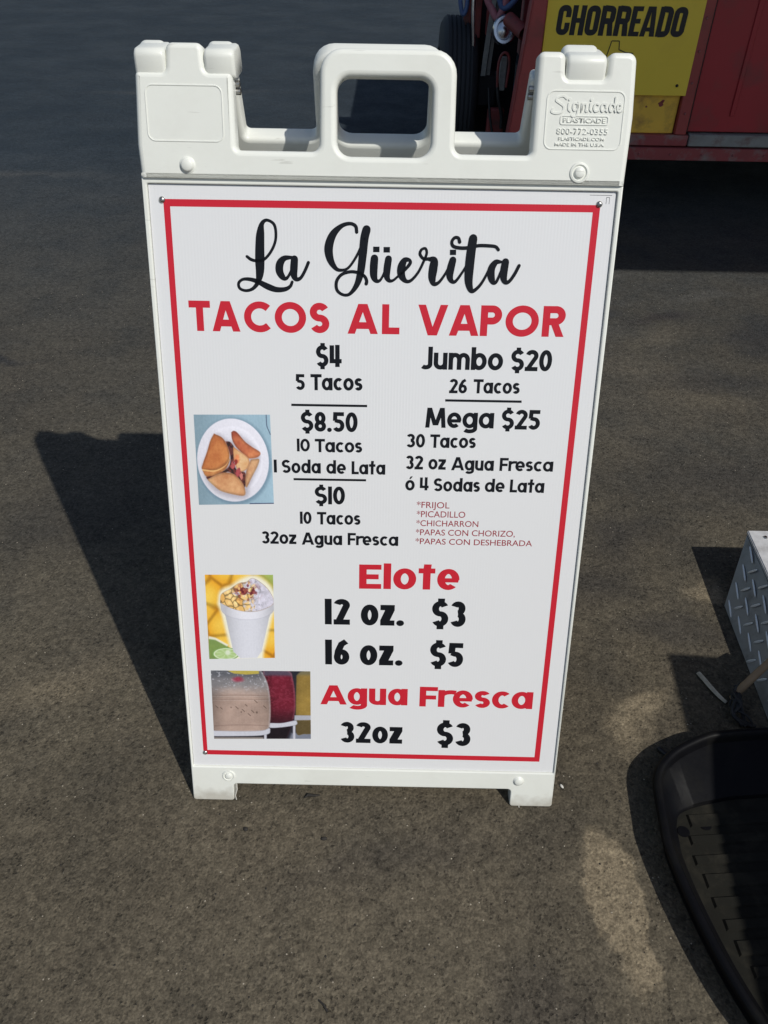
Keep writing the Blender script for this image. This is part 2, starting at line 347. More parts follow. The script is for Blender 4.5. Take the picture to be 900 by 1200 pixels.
    gg = math_('MULTIPLY', gg, math_('SUBTRACT', 1.0, math_('MULTIPLY', pit, 0.50)))
    vm = n.new('ShaderNodeVectorMath'); vm.operation = 'SCALE'; L.new(c, vm.inputs[0]); L.new(gg, vm.inputs['Scale'])
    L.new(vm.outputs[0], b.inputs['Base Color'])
    b.inputs['Specular IOR Level'].default_value = 0.2
    L.new(mr(mid.outputs[0], 0.3, 0.7, 0.75, 0.95), b.inputs['Roughness'])
    h = math_('MULTIPLY_ADD', fine.outputs[0], 0.0020, math_('MULTIPLY', grain.outputs[0], 0.0008))
    h = math_('MULTIPLY_ADD', mr(vo.outputs['Distance'], 0.0, 0.6, 1, 0), 0.0010, h)
    h = math_('SUBTRACT', h, math_('MULTIPLY', pit, 0.0012))
    bp = n.new('ShaderNodeBump'); bp.inputs['Strength'].default_value = 0.9; bp.inputs['Distance'].default_value = 1.0; L.new(h, bp.inputs['Height'])
    L.new(bp.outputs[0], b.inputs['Normal'])
    return m
bm = bmesh.new()
xs = [-150, -20, -4, -1.5, 1.5, 4, 20, 150]; ys = [-60, -6, -1.5, 1.5, 5, 20, 200]
gv = [[bm.verts.new((x, y, 0)) for x in xs] for y in ys]
for j in range(len(ys)-1):
    for i in range(len(xs)-1): bm.faces.new((gv[j][i], gv[j][i+1], gv[j+1][i+1], gv[j+1][i]))
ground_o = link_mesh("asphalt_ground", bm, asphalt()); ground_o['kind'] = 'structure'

# loose grit
def chip(bm, x, y, r, z=0.0):
    k = 5; a0 = random.random()*6; top = bm.verts.new((x+random.uniform(-.2, .2)*r, y+random.uniform(-.2, .2)*r, z+r*random.uniform(0.5, 0.9)))
    ring = [bm.verts.new((x+r*random.uniform(0.7, 1.1)*math.cos(a0+2*math.pi*i/k), y+r*random.uniform(0.7, 1.1)*math.sin(a0+2*math.pi*i/k), z)) for i in range(k)]
    for i in range(k): bm.faces.new((ring[i], ring[(i+1) % k], top))
bm = bmesh.new()
for _ in range(2600):
    x = random.uniform(-1.3, 1.2); y = random.uniform(-0.55, 2.2)
    chip(bm, x, y, random.choice((0.0007, 0.0009, 0.0012, 0.0016)))
g = link_mesh("loose_grit", bm, M_grit); g['kind'] = 'stuff'; g['label'] = 'tiny pale grit scattered over the asphalt'
bm = bmesh.new()
for _ in range(900):
    x = random.uniform(-1.2, 1.1); y = random.uniform(-0.55, 1.8); chip(bm, x, y, random.choice((0.0010, 0.0016, 0.0022)))
g = link_mesh("dark_grit", bm, M_debris); g['kind'] = 'stuff'; g['label'] = 'tiny dark crumbs scattered over the asphalt'
def lump(name, x, y, r, m, label, cat, st=(1, 1, 0.6), rot=0):
    bm = bmesh.new(); bmesh.ops.create_icosphere(bm, subdivisions=2, radius=r)
    for v in bm.verts:
        k = 1+0.35*mnoise.noise(v.co*(1.4/r)+Vector((x*30, y*30, 0))); v.co = Vector((v.co.x*st[0]*k, v.co.y*st[1]*k, v.co.z*st[2]*k+r*st[2]*0.7))
    o = link_mesh(name, bm, m, None, 60); o.location = (x, y, 0); o.rotation_euler.z = rot
    tag(o, label, cat); return o
lump("pebble", 0.331, 0.037, 0.0034, M_pebble, "white pebble on the asphalt beside the sign's right foot", "pebble", (0.7, 1.3, .7), 0.6)
lump("asphalt_crumb", -0.211, -0.055, 0.0042, M_debris, "black crumb in front of the sign's left foot", "crumb")
lump("asphalt_crumb", -0.079, -0.069, 0.0040, M_debris, "black crumb in front of the middle of the sign", "crumb", (1.4, .8, .6))
o = link_mesh("twig", tube(bmesh.new(), [(-0.068, -0.312, 0.002), (-0.061, -0.318, 0.0035), (-0.055, -0.326, 0.002)], 0.0016, 6), M_debris); tag(o, "short dark twig on the asphalt near the bottom edge", "twig")
o = link_mesh("dead_leaf", tube(bmesh.new(), [(-0.118, 0.004, 0.002), (-0.112, 0.009, 0.004), (-0.100, 0.007, 0.005), (-0.092, 0.010, 0.002)], [0.001, 0.003, 0.0025, 0.001], 6), M_debris); tag(o, "curled dark scrap just in front of the sign's bottom rail", "scrap")
WORDS = [('TACOS', 'R', 0.0431, 0.2354, 0.7262, 0.7264, 0.0407),
('AL', 'R', 0.2599, 0.3319, 0.7263, 0.7267, 0.0402),
('VAPOR', 'R', 0.3564, 0.5585, 0.7259, 0.7274, 0.0412),
('$4', 'B', 0.2165, 0.2523, 0.6797, 0.6801, 0.0301),
('5', 'B', 0.1874, 0.2002, 0.6465, 0.6465, 0.0226),
('Tacos', 'B', 0.2083, 0.2816, 0.6465, 0.6473, 0.0229),
('Jumbo', 'B', 0.3645, 0.4773, 0.6789, 0.6798, 0.0305),
('$20', 'B', 0.4883, 0.5453, 0.6792, 0.6796, 0.0295),
('26', 'B', 0.404, 0.4291, 0.646, 0.6461, 0.0205),
('Tacos', 'B', 0.438, 0.5034, 0.6464, 0.6469, 0.0202),
('Mega', 'B', 0.3719, 0.4701, 0.5954, 0.5961, 0.0292),
('$25', 'B', 0.481, 0.536, 0.5952, 0.5953, 0.0289),
('30', 'B', 0.3456, 0.3726, 0.5654, 0.5656, 0.0204),
('Tacos', 'B', 0.38, 0.4461, 0.5655, 0.5662, 0.0201),
('32', 'B', 0.3454, 0.371, 0.5323, 0.5324, 0.021),
('oz', 'B', 0.3787, 0.4042, 0.5327, 0.5327, 0.0206),
('Agua', 'B', 0.4119, 0.4743, 0.5321, 0.5323, 0.0202),
('Fresca', 'B', 0.4827, 0.5608, 0.5325, 0.5329, 0.0199),
('ó', 'B', 0.3458, 0.3598, 0.4995, 0.4996, 0.021),
('4', 'B', 0.3673, 0.3804, 0.5002, 0.5002, 0.02),
('Sodas', 'B', 0.3878, 0.4561, 0.4991, 0.4993, 0.0204),
('de', 'B', 0.4631, 0.4924, 0.4995, 0.4997, 0.02),
('Lata', 'B', 0.5, 0.5506, 0.4997, 0.4998, 0.02),
('$8.50', 'B', 0.1936, 0.275, 0.5863, 0.5867, 0.0291),
('10', 'B', 0.1871, 0.206, 0.5563, 0.5563, 0.0192),
('Tacos', 'B', 0.2132, 0.2819, 0.5556, 0.5562, 0.02),
('1', 'B', 0.1526, 0.1571, 0.5234, 0.5234, 0.0198),
('Soda', 'B', 0.1644, 0.2215, 0.5229, 0.5232, 0.0204),
('de', 'B', 0.2295, 0.2584, 0.5231, 0.5233, 0.0201),
('Lata', 'B', 0.2666, 0.316, 0.523, 0.5233, 0.02),
('$10', 'B', 0.2121, 0.2569, 0.4751, 0.4755, 0.0281),
('10', 'B', 0.1894, 0.2068, 0.4433, 0.4433, 0.0197),
('Tacos', 'B', 0.215, 0.2802, 0.4428, 0.4435, 0.0201),
('32oz', 'B', 0.1304, 0.1833, 0.4098, 0.4101, 0.0204),
('Agua', 'B', 0.1911, 0.2527, 0.4094, 0.4099, 0.0201),
('Fresca', 'B', 0.261, 0.3376, 0.4102, 0.4103, 0.0199),
('Elote', 'E', 0.2787, 0.4333, 0.3374, 0.3385, 0.041),
('12', 'H', 0.2253, 0.2647, 0.274, 0.2741, 0.0449),
('oz.', 'H', 0.2818, 0.3498, 0.2738, 0.2741, 0.0453),
('$3', 'H', 0.3932, 0.4463, 0.2742, 0.2742, 0.0446),
('16', 'H', 0.2252, 0.2639, 0.2015, 0.2017, 0.0453),
('oz.', 'H', 0.2807, 0.3493, 0.2017, 0.2021, 0.0451),
('$5', 'H', 0.3928, 0.4461, 0.2018, 0.2015, 0.0437),
('Agua', 'E', 0.2159, 0.3592, 0.1261, 0.1274, 0.0364),
('Fresca', 'E', 0.3788, 0.5638, 0.1259, 0.1251, 0.0375),
('32oz', 'H', 0.2489, 0.3524, 0.052, 0.052, 0.041),
('$3', 'H', 0.4096, 0.4661, 0.0505, 0.0497, 0.0454),
('*FRIJOL', 'I', 0.3636, 0.4125, 0.4727, 0.4725, 0.0096),
('*PICADILLO', 'I', 0.3641, 0.4367, 0.4579, 0.4581, 0.0097),
('*CHICHARRON', 'I', 0.364, 0.457, 0.4436, 0.4437, 0.0093),
('*PAPAS CON CHORIZO,', 'I', 0.3636, 0.513, 0.4288, 0.429, 0.0095),
('*PAPAS CON DESHEBRADA', 'I', 0.3635, 0.54, 0.4142, 0.4141, 0.0093)]
RULES = [[(0.1804, 0.6249), (0.2885, 0.6253)], [(0.3991, 0.6356), (0.5075, 0.6358)], [(0.1812, 0.5137), (0.288, 0.5141)]]
SCRIPT_STROKES = [[(0.1258, 0.8255, 0.0025), (0.1309, 0.8219, 0.0028), (0.1377, 0.8203, 0.0025), (0.1481, 0.8218, 0.0023), (0.1587, 0.8333, 0.0023), (0.1649, 0.8485, 0.0023), (0.1638, 0.8655, 0.0025), (0.1543, 0.8717, 0.0025), (0.1474, 0.8673, 0.0042), (0.1447, 0.8545, 0.0085), (0.1434, 0.8373, 0.0098), (0.1428, 0.8199, 0.0102), (0.1422, 0.8046, 0.0085), (0.139, 0.7923, 0.0047), (0.1317, 0.7839, 0.003), (0.1223, 0.7813, 0.0025), (0.1144, 0.7841, 0.0025), (0.113, 0.7907, 0.0025), (0.1183, 0.7957, 0.0025), (0.1276, 0.7963, 0.0034), (0.139, 0.7934, 0.0047), (0.1526, 0.787, 0.0064), (0.1641, 0.7834, 0.0055), (0.1757, 0.7841, 0.0042), (0.1827, 0.788, 0.003), (0.1856, 0.7938, 0.0025)],
[(0.1859, 0.8255, 0.0025), (0.1756, 0.824, 0.0055), (0.1697, 0.8171, 0.0081), (0.1689, 0.8072, 0.0081), (0.1733, 0.7996, 0.0059), (0.1783, 0.7986, 0.003), (0.1836, 0.8064, 0.0021), (0.1892, 0.8208, 0.0021)],
[(0.1893, 0.8256, 0.0076), (0.1883, 0.812, 0.0081), (0.1881, 0.8032, 0.0072), (0.191, 0.7977, 0.0047), (0.1968, 0.7989, 0.003), (0.2027, 0.8078, 0.0028), (0.2079, 0.8193, 0.0028)],
[(0.2724, 0.8589, 0.003), (0.2708, 0.8663, 0.003), (0.2633, 0.8693, 0.003), (0.2521, 0.866, 0.0042), (0.2408, 0.8551, 0.0076), (0.2352, 0.8389, 0.0093), (0.2372, 0.8238, 0.0076), (0.244, 0.813, 0.0042), (0.2509, 0.8102, 0.0028), (0.2612, 0.8133, 0.0021), (0.2725, 0.8288, 0.0021), (0.2826, 0.8505, 0.0021)],
[(0.2854, 0.8623, 0.0089), (0.2826, 0.8505, 0.0089), (0.2805, 0.8289, 0.0085), (0.2777, 0.807, 0.0076), (0.2727, 0.7914, 0.0055), (0.2635, 0.7796, 0.003), (0.2543, 0.7783, 0.0025), (0.2462, 0.7842, 0.0028), (0.2455, 0.7953, 0.003), (0.252, 0.8043, 0.0028), (0.2635, 0.8083, 0.0028), (0.2749, 0.8074, 0.0028), (0.283, 0.8031, 0.0028), (0.2861, 0.7972, 0.003), (0.2856, 0.7932, 0.0032)],
[(0.2943, 0.8359, 0.0081), (0.3029, 0.836, 0.0081)],
[(0.3082, 0.8357, 0.0081), (0.3168, 0.8358, 0.0081)],
[(0.2963, 0.8284, 0.0081), (0.2955, 0.8152, 0.0085), (0.2957, 0.8036, 0.0076), (0.2991, 0.7974, 0.0045), (0.3047, 0.7986, 0.0022), (0.3106, 0.8109, 0.0018), (0.3139, 0.8271, 0.0018)],
[(0.3151, 0.828, 0.0072), (0.3134, 0.8132, 0.0076), (0.3131, 0.8039, 0.0067), (0.3161, 0.7981, 0.004), (0.3217, 0.7982, 0.0022), (0.3289, 0.8042, 0.0018)],
[(0.3289, 0.8042, 0.0018), (0.3383, 0.8132, 0.0027), (0.3441, 0.8207, 0.0031), (0.3428, 0.8248, 0.0031), (0.3368, 0.8243, 0.0058), (0.3327, 0.8159, 0.0085), (0.3329, 0.8054, 0.0081), (0.3387, 0.7978, 0.004), (0.346, 0.7987, 0.0027), (0.3553, 0.8093, 0.0022), (0.3621, 0.8233, 0.0022), (0.3658, 0.8337, 0.0022), (0.3639, 0.8398, 0.0022), (0.3587, 0.8382, 0.0022), (0.357, 0.8324, 0.0027), (0.362, 0.8268, 0.0027), (0.3692, 0.8267, 0.0031)],
[(0.368, 0.8266, 0.0027), (0.3758, 0.8249, 0.0076), (0.3752, 0.8143, 0.0094), (0.3742, 0.8027, 0.0081), (0.3769, 0.795, 0.0049), (0.3837, 0.797, 0.0027), (0.3928, 0.81, 0.002), (0.3993, 0.8251, 0.002)],
[(0.4011, 0.8281, 0.0072), (0.3986, 0.8147, 0.0081), (0.3978, 0.8054, 0.0072), (0.4006, 0.7989, 0.0045), (0.4059, 0.7986, 0.0027), (0.4145, 0.8104, 0.002), (0.4212, 0.8221, 0.0018)],
[(0.3968, 0.834, 0.0076), (0.4049, 0.8342, 0.0076)],
[(0.4266, 0.8536, 0.009), (0.4247, 0.8359, 0.0098), (0.4235, 0.8152, 0.0098), (0.4236, 0.7989, 0.0085), (0.4266, 0.7884, 0.0058), (0.4309, 0.7866, 0.0036), (0.4385, 0.7933, 0.0027), (0.4451, 0.8039, 0.0022), (0.4526, 0.8203, 0.0022)],
[(0.409, 0.8488, 0.0031), (0.4071, 0.8537, 0.0027), (0.4023, 0.8541, 0.0027), (0.3987, 0.8491, 0.0027), (0.4009, 0.8434, 0.0029), (0.4106, 0.8413, 0.0031), (0.4225, 0.842, 0.0031), (0.4343, 0.8447, 0.0029), (0.4486, 0.8447, 0.0029), (0.457, 0.8437, 0.0027), (0.4609, 0.8399, 0.0027)],
[(0.4655, 0.8247, 0.0022), (0.4584, 0.8239, 0.0054), (0.4533, 0.8157, 0.0076), (0.4535, 0.8053, 0.0076), (0.4569, 0.7983, 0.0049), (0.4612, 0.7996, 0.0027), (0.4657, 0.8113, 0.0018), (0.4704, 0.8241, 0.0018)],
[(0.4714, 0.8269, 0.0076), (0.47, 0.8114, 0.0081), (0.4706, 0.8032, 0.0067), (0.4738, 0.7986, 0.0045), (0.4786, 0.8003, 0.0031), (0.4847, 0.8093, 0.0029), (0.4899, 0.8203, 0.0029)]]
# ------------------------------------------------------------------ lettering drawn as strokes
def arc(cx, cy, rx, ry, a0, a1, n=None):
    n = n or max(6, int(abs(a1-a0)/9))
    return [(cx+rx*math.cos(R(a0+(a1-a0)*i/n)), cy+ry*math.sin(R(a0+(a1-a0)*i/n))) for i in range(n+1)]

def glyph(ch, k, w, X):
    e = w/2; P = lambda pts: ('P', pts, False); C = lambda pts: ('P', pts[:-1], True); S = lambda *a: ('S', a)
    if ch in 'oa' or ch in 'dbgq' or ch == 'ó':
        W = 0.64*k if ch in ('o', 'ó') else 0.66*k
        bw = W if ch in ('o', 'ó') else W-e*0.35
        rx = bw/2-e; ry = X/2-e+0.005
        if ch in ('o', 'ó'):
            s = [C(arc(W/2, X/2, rx, ry, 0, 360, 40))]
            if ch == 'ó': s.append(('Q', [(W*0.40, X+0.08), (W*0.56, X+0.08), (W*0.78, X+0.27), (W*0.55, X+0.27)]))
            return s, W
        if ch == 'b': return [C(arc(W-bw/2, X/2, rx, ry, 0, 360, 40)), P([(e, 0), (e, 1.04)])], W
        s = [C(arc(bw/2, X/2, rx, ry, 0, 360, 40))]
        if ch == 'a': s.append(P([(W-e, 0), (W-e, X)]))
        if ch == 'd': s.append(P([(W-e, 0), (W-e, 1.04)]))
        if ch == 'g': s.append(P([(W-e, X), (W-e, -0.02)] + arc(W/2, -0.02, W/2-e, 0.24-e, 0, -150)))
        return s, W
    if ch == 'O': W = 1.0*k; return [C(arc(W/2, 0.5, W/2-e, 0.51-e, 0, 360, 48))], W
    if ch == '0': W = 0.60*k; return [C(arc(W/2, 0.5, W/2-e, 0.5-e, 0, 360, 40))], W
    if ch == 'C': W = 0.86*k; return [P(arc(0.5*k, 0.5, 0.5*k-e, 0.51-e, 46, 314))], W
    if ch == 'c': W = 0.55*k; return [P(arc(W*0.57, X/2, W*0.57-e, X/2-e+0.005, 48, 312))], W
    if ch == 'e': W = 0.62*k; q = w*0.85; return [('Q', [(e, X*0.46-q/2), (W-e*0.3, X*0.46-q/2), (W-e*0.1, X*0.46+q/2), (e, X*0.46+q/2)]), P(arc(W/2, X/2, W/2-e, X/2-e+0.005, -4, 312))], W
    if ch == 'u': W = 0.58*k; r = W/2-e; return [P([(e, X), (e, r+e)] + arc(W/2, min(X*0.45, r+e), r, min(X*0.45, r+e)-e, 180, 360)[1:] + [(W-e, X)]), P([(W-e, 0), (W-e, X*0.5)])], W
    if ch == 'm':
        W = 0.90*k; q = (W-2*e)/2; s = [P([(e, 0), (e, X)])]; cy = X-e-q/2*1.2
        for i in (0, 1): s.append(P([(e+q*i, cy-0.05)] + arc(e+q*i+q/2, cy, q/2, X-e-cy, 180, 0) + [(e+q*(i+1), 0)]))
        return s, W
    if ch == 'r': W = 0.40*k; return [P([(e, 0), (e, X)]), P(arc(e+0.30*k, X-e-0.2, 0.30*k, 0.2, 175, 62))], W
    if ch == 'l': return [P([(e, 0), (e, 1.06)])], w
    if ch == 't': W = 0.40*k+w*0.3; return [P([(W/2, 0), (W/2, 0.80)]), S(W/2, 0.78, W/2+0.02, 1.04), P([(0, X-e*0.85), (W, X-e*0.85)])], W
    if ch == 'z': W = 0.52*k; return [P([(0, X-e), (W, X-e)]), ('Q', [(0, w*0.6), (0, w), (W-w*1.35, X-w*0.9), (W, X-w*0.6), (W, X-w), (w*1.35, w*0.9)]), P([(0, e), (W, e)])], W
    if ch in 'sS$':
        h = X if ch == 's' else 1.0; W = (0.48 if ch == 's' else 0.62)*k
        ru = (h-2*e)/4; rx = W/2-e
        st = [P(arc(W/2, h-e-ru, rx, ru, 28, 262)[:] + arc(W/2, e+ru, rx, ru, 82, -152))]
        if ch == '$': st += [S(W/2+0.02, 0.97, W/2+0.02, 1.10), S(W/2+0.01, 0.04, W/2+0.01, -0.11)]
        return st, W
    if ch == 'T': W = 0.68*k; return [P([(0, 1-e), (W, 1-e)]), P([(W/2, 0), (W/2, 1-e)])], W
    if ch == 'L': W = 0.52*k; return [P([(e, 1), (e, e), (W, e)])], W
    if ch == 'E': W = 0.62*k; return [P([(W, 1-e), (e, 1-e), (e, e), (W, e)]), P([(e, 0.5), (W*0.88, 0.5)])], W
    if ch == 'F': W = 0.56*k; return [P([(W, 1-e), (e, 1-e), (e, 0)]), P([(e, 0.47), (W*0.92, 0.47)])], W
    if ch == 'A':
        W = 0.92*k; a = w*0.58
        return [S(a, 0, W/2-w*0.12, 1), S(W-a, 0, W/2+w*0.12, 1), P([(W*0.24, 0.28), (W*0.76, 0.28)])], W
    if ch == 'V': W = 0.92*k; a = w*0.58; return [S(a, 1, W/2-w*0.12, 0), S(W-a, 1, W/2+w*0.12, 0)], W
    if ch == 'M': W = 0.90*k; return [S(e*1.05, 0, e*1.05+0.07*k, 1), S(W-e*1.05, 0, W-e*1.05-0.07*k, 1), S(e*1.2+0.07*k, 1, W/2-w*0.1, 0.12), S(W-e*1.2-0.07*k, 1, W/2+w*0.1, 0.12)], W
    if ch in 'PR':
        W = (0.64 if ch == 'P' else 0.68)*k; r = 0.5*(0.62-w)
        cx = W-e-r*1.0
        s = [P([(e, 0), (e, 1)]), P([(e, 1-e), (cx, 1-e)] + arc(cx, 1-e-r, r, r, 90, -90)[1:] + [(e, 1-e-2*r)])]
        if ch == 'R': s.append(S(W*0.50, 1-e-2*r, W-w*0.6, 0))
        return s, W
    if ch == 'J': W = 0.44*k; return [P([(W-e, 1.04), (W-e, 0.24)] + arc((W-e)/2-0.01, 0.24, (W-e)/2+0.01, 0.24-e, 0, -140))], W
    if ch == '1': return [P([(e, 0), (e, 1)])], w
    if ch == '2': W = 0.60*k; r = W/2-e; return [P(arc(W/2, 1-e-r*0.98, r, r*0.98, 165, -32) + [(e+w*0.25, e+0.03)]), P([(0, e), (W, e)])], W
    if ch == '3': W = 0.58*k; r = W/2-e; r1 = (0.52-w)/2+0.02; r2 = (0.56-w)/2+0.02; return [P(arc(W/2-0.01, 1-e-r1, r*0.92, r1, 155, -90)), P(arc(W/2, e+r2, r, r2, 90, -155))], W
    if ch == '4': W = 0.60*k; return [P([(e, 1.0), (e, 0.27), (W, 0.27)]), P([(W-e*1.9, 0), (W-e*1.9, 1.02)])], W
    if ch == '5':
        W = 0.58*k; r = (0.64-w)/2
        return [P([(W*0.96, 1-e), (e*1.2, 1-e), (e*1.05, 0.56)]), P([(e*1.05, 0.585)] + arc(W/2-0.01, e+r, W/2-e+0.01, r, 96, -150))], W
    if ch == '6':
        W = 0.60*k; r = (0.62-w)/2
        return [C(arc(W/2, e+r, W/2-e, r, 0, 360, 36)), P([(W*0.80, 1-e*0.6), (W*0.5, 0.93-e), (e+0.03, 0.55), (e, e+r)])], W
    if ch == '8':
        W = 0.58*k; r2 = (0.56-w)/2; r1 = (1.0-w-2*r2)/2
        return [C(arc(W/2, e+r2, W/2-e, r2, 0, 360, 36)), C(arc(W/2, 1-e-r1, W/2-e-0.02, r1, 0, 360, 36))], W
    if ch == '.': return [('D', (w*0.55, w*0.5, w*0.56))], w*1.1
    raise ValueError(ch)

def ribbon(bm, pts, widths, closed, z, xf):
    n = len(pts); L = []; Rr = []
    for i in range(n):
        p = np.array(pts[i][:2])
        a = np.array(pts[(i-1) % n][:2]) if (closed or i > 0) else None
        b = np.array(pts[(i+1) % n][:2]) if (closed or i < n-1) else None
        ns = []
        for q0, q1 in ((a, p), (p, b)):
            if q0 is None or q1 is None: continue
            d = q1-q0; l = np.hypot(*d)
            if l < 1e-9: continue
            ns.append(np.array((-d[1], d[0]))/l)
        m = sum(ns); m = m/np.hypot(*m)
        f = 1/max(0.5, float(m @ ns[0]))
        o = m*widths[i]/2*f
        L.append(bm.verts.new((*xf(*(p+o)), z))); Rr.append(bm.verts.new((*xf(*(p-o)), z)))
    for i in range(n if closed else n-1):
        j = (i+1) % n; bm.faces.new((L[i], Rr[i], Rr[j], L[j]))

def disc(bm, c, r, z, xf, n=18):
    bm.faces.new([bm.verts.new((*xf(c[0]+r*math.cos(2*math.pi*i/n), c[1]+r*math.sin(2*math.pi*i/n)), z)) for i in range(n)])

STYLE = {'R': (0.228, 0.76, 0.12, 1.05), 'B': (0.198, 0.775, 0.05, 1.05), 'H': (0.205, 0.80, 0.055, 1.18), 'E': (0.205, 0.86, 0.06, 1.38)}
def word_layout(s, k, w, X, gap):
    x = 0; out = []
    for i, ch in enumerate(s):
        g, W = glyph(ch, k, w, X)
        out.append((g, x)); x += W
        if i < len(s)-1:
            gp = gap
            pair = ch + s[i+1]
            if pair in ('VA', 'AP', 'TA'): gp = gap*0.25
            if pair in ('Ta',): gp = gap*0.1
            if pair in ('Ag', 'Fr', 'LA', 'La'): gp = gap*0.3
            x += gp
    return out, x

def word_bm(bm, s, style, u0, u1, v0, v1, h, zb):
    w, X, gap, stretch = STYLE[style]
    f = lambda k: word_layout(s, k, w, X, gap)[1]
    target = (u1-u0)/h/stretch; a, b = f(0.8), f(1.2)
    k = 0.8 + (target-a)/(b-a)*0.4 if abs(b-a) > 1e-6 else 1
    k = min(1.6, max(0.55, k))
    lay, tot = word_layout(s, k, w, X, gap)
    sx = (u1-u0)/tot; slope = (v1-v0)/(u1-u0)
    zi = 0
    for g, x0 in lay:
        xf = lambda x, y, x0=x0: (u0+(x0+x)*sx, v0+y*h+slope*(x0+x)*sx)
        for st in g:
            z = zb + zi*0.000012; zi += 1
            if st[0] == 'P': ribbon(bm, st[1], [w]*len(st[1]), st[2], z, xf)
            elif st[0] == 'D': disc(bm, (st[1][0], st[1][1]), st[1][2], z, xf)
            elif st[0] == 'Q': bm.faces.new([bm.verts.new((*xf(*p), z)) for p in st[1]])
            else:
                xa, ya, xb, yb = st[1]; l = math.hypot(xb-xa, yb-ya); hw = w/2*l/abs(yb-ya)
                bm.faces.new([bm.verts.new((*xf(*p), z)) for p in ((xa-hw, ya), (xa+hw, ya), (xb+hw, yb), (xb-hw, yb))])
    return bm

def block_word(bm, s, x0, x1, z0, h, shear, depth0):
    """condensed heavy capitals for the banner; drawn in x/z, each stroke a hair in front of the last"""
    w = 0.20; W = {'C': 0.51, 'H': 0.53, 'O': 0.52, 'R': 0.55, 'E': 0.41, 'A': 0.58, 'D': 0.53}; gap = 0.040; e = w/2; hb = 0.16
    tot = sum(W[c] for c in s)+gap*(len(s)-1); sx = (x1-x0)/(tot*h+shear*h); x = 0; zi = 0
    def rr(x0_, y0_, x1_, y1_, r, a, b):      # rounded-rectangle centre line, part of it
        pts = []
        for cx_, cy_, a0 in ((x1_-r, y1_-r, 0), (x0_+r, y1_-r, 90), (x0_+r, y0_+r, 180), (x1_-r, y0_+r, 270)):
            pts += arc(cx_, cy_, r, r, a0, a0+90, 5)
        return pts
    for c in s:
        Wc = W[c]; st = []; r = 0.13
        if c in 'OCD':
            if c == 'O': st = [('P', rr(e, e, Wc-e, 1-e, r, 0, 0), True)]
            if c == 'C':
                st = [('P', [(Wc-e, 0.60), (Wc-e, 1-e-r)] + arc(Wc-e-r, 1-e-r, r, r, 0, 90, 5)[1:] + arc(e+r, 1-e-r, r, r, 90, 180, 5) + arc(e+r, e+r, r, r, 180, 270, 5) + arc(Wc-e-r, e+r, r, r, 270, 360, 5) + [(Wc-e, 0.42)], False)]
            if c == 'D': st = [('P', [(e, 0), (e, 1)], False), ('P', [(e, 1-hb/2)] + arc(Wc-e-r, 1-e-r+0.01, r, r, 90, 0, 5) + arc(Wc-e-r, e+r-0.01, r, r, 0, -90, 5) + [(e, hb/2)], False)]
        if c == 'H': st = [('P', [(e, 0), (e, 1)], False), ('P', [(Wc-e, 0), (Wc-e, 1)], False), ('B', (e, 0.42, Wc-e, 0.42+hb))]
        if c == 'E': st = [('P', [(e, 0), (e, 1)], False), ('B', (e, 0, Wc, hb)), ('B', (e, 1-hb, Wc, 1)), ('B', (e, 0.43, Wc-0.03, 0.43+hb))]
        if c == 'R': st = [('P', [(e, 0), (e, 1)], False), ('P', [(e, 1-hb/2)] + arc(Wc-e-0.1, 1-e-0.1, 0.1, 0.1, 90, 0, 4) + arc(Wc-e-0.1, 0.49+0.1, 0.1, 0.1, 0, -90, 4) + [(e, 0.50)], False), ('T', (Wc-w*1.35, 0.50, Wc-w*0.35, 0.50, Wc+0.01, 0, Wc-w*1.02, 0))]
        if c == 'A': st = [('T', (0, 0, w*0.98, 0, Wc/2+0.02, 1, Wc/2-w*0.75, 1)), ('T', (Wc-w*0.98, 0, Wc, 0, Wc/2+w*0.75, 1, Wc/2-0.02, 1)), ('B', (0.12, 0.17, Wc-0.12, 0.17+hb*0.85))]
        xf = lambda a, b, x=x: (x0+((x+a)*h+shear*b*h)*sx, z0+b*h)
        for t in st:
            zi += 1; n0 = len(bm.verts); d = depth0-zi*0.00006
            if t[0] == 'P': ribbon(bm, t[1], [w]*len(t[1]), t[2], 0, xf)
            elif t[0] == 'B': a = t[1]; bm.faces.new([bm.verts.new((*xf(*p), 0)) for p in ((a[0], a[1]), (a[2], a[1]), (a[2], a[3]), (a[0], a[3]))])
            else: a = t[1]; bm.faces.new([bm.verts.new((*xf(a[i], a[i+1]), 0)) for i in (0, 2, 4, 6)])
            bm.verts.ensure_lookup_table()
            for v in bm.verts[n0:]: v.co = Vector((v.co.x, d, v.co.y))
        x += Wc+gap
    return bm
# ------------------------------------------------------------------ the A-frame sign
TILT = R(19)
basis = Matrix(((1, 0, 0), (0, math.sin(TILT), -math.cos(TILT)), (0, math.cos(TILT), math.sin(TILT))))   # columns u, v, out
O = Vector((-0.305, 0.0224642, 0.06524078))
PW, PH = 0.61, 0.914
FB, FF, HF = -0.022, 0.003, 0.007           # back of the frame, front of the frame, front of the header
HV = 1.048
Yh = (O + basis @ Vector((0, HV, FB-0.001))).y
Zh = (O + basis @ Vector((0, HV, FB-0.001))).z
sign = empty("a_frame_sign", (0, Yh, 0))
tag(sign, "white folding plastic A-frame taco menu board standing open on the asphalt", "menu sign")
Mf = Matrix.Translation(Vector((O.x, O.y-Yh, O.z))) @ basis.to_4x4()
Mr = Matrix.Rotation(math.pi, 4, 'Z') @ Mf

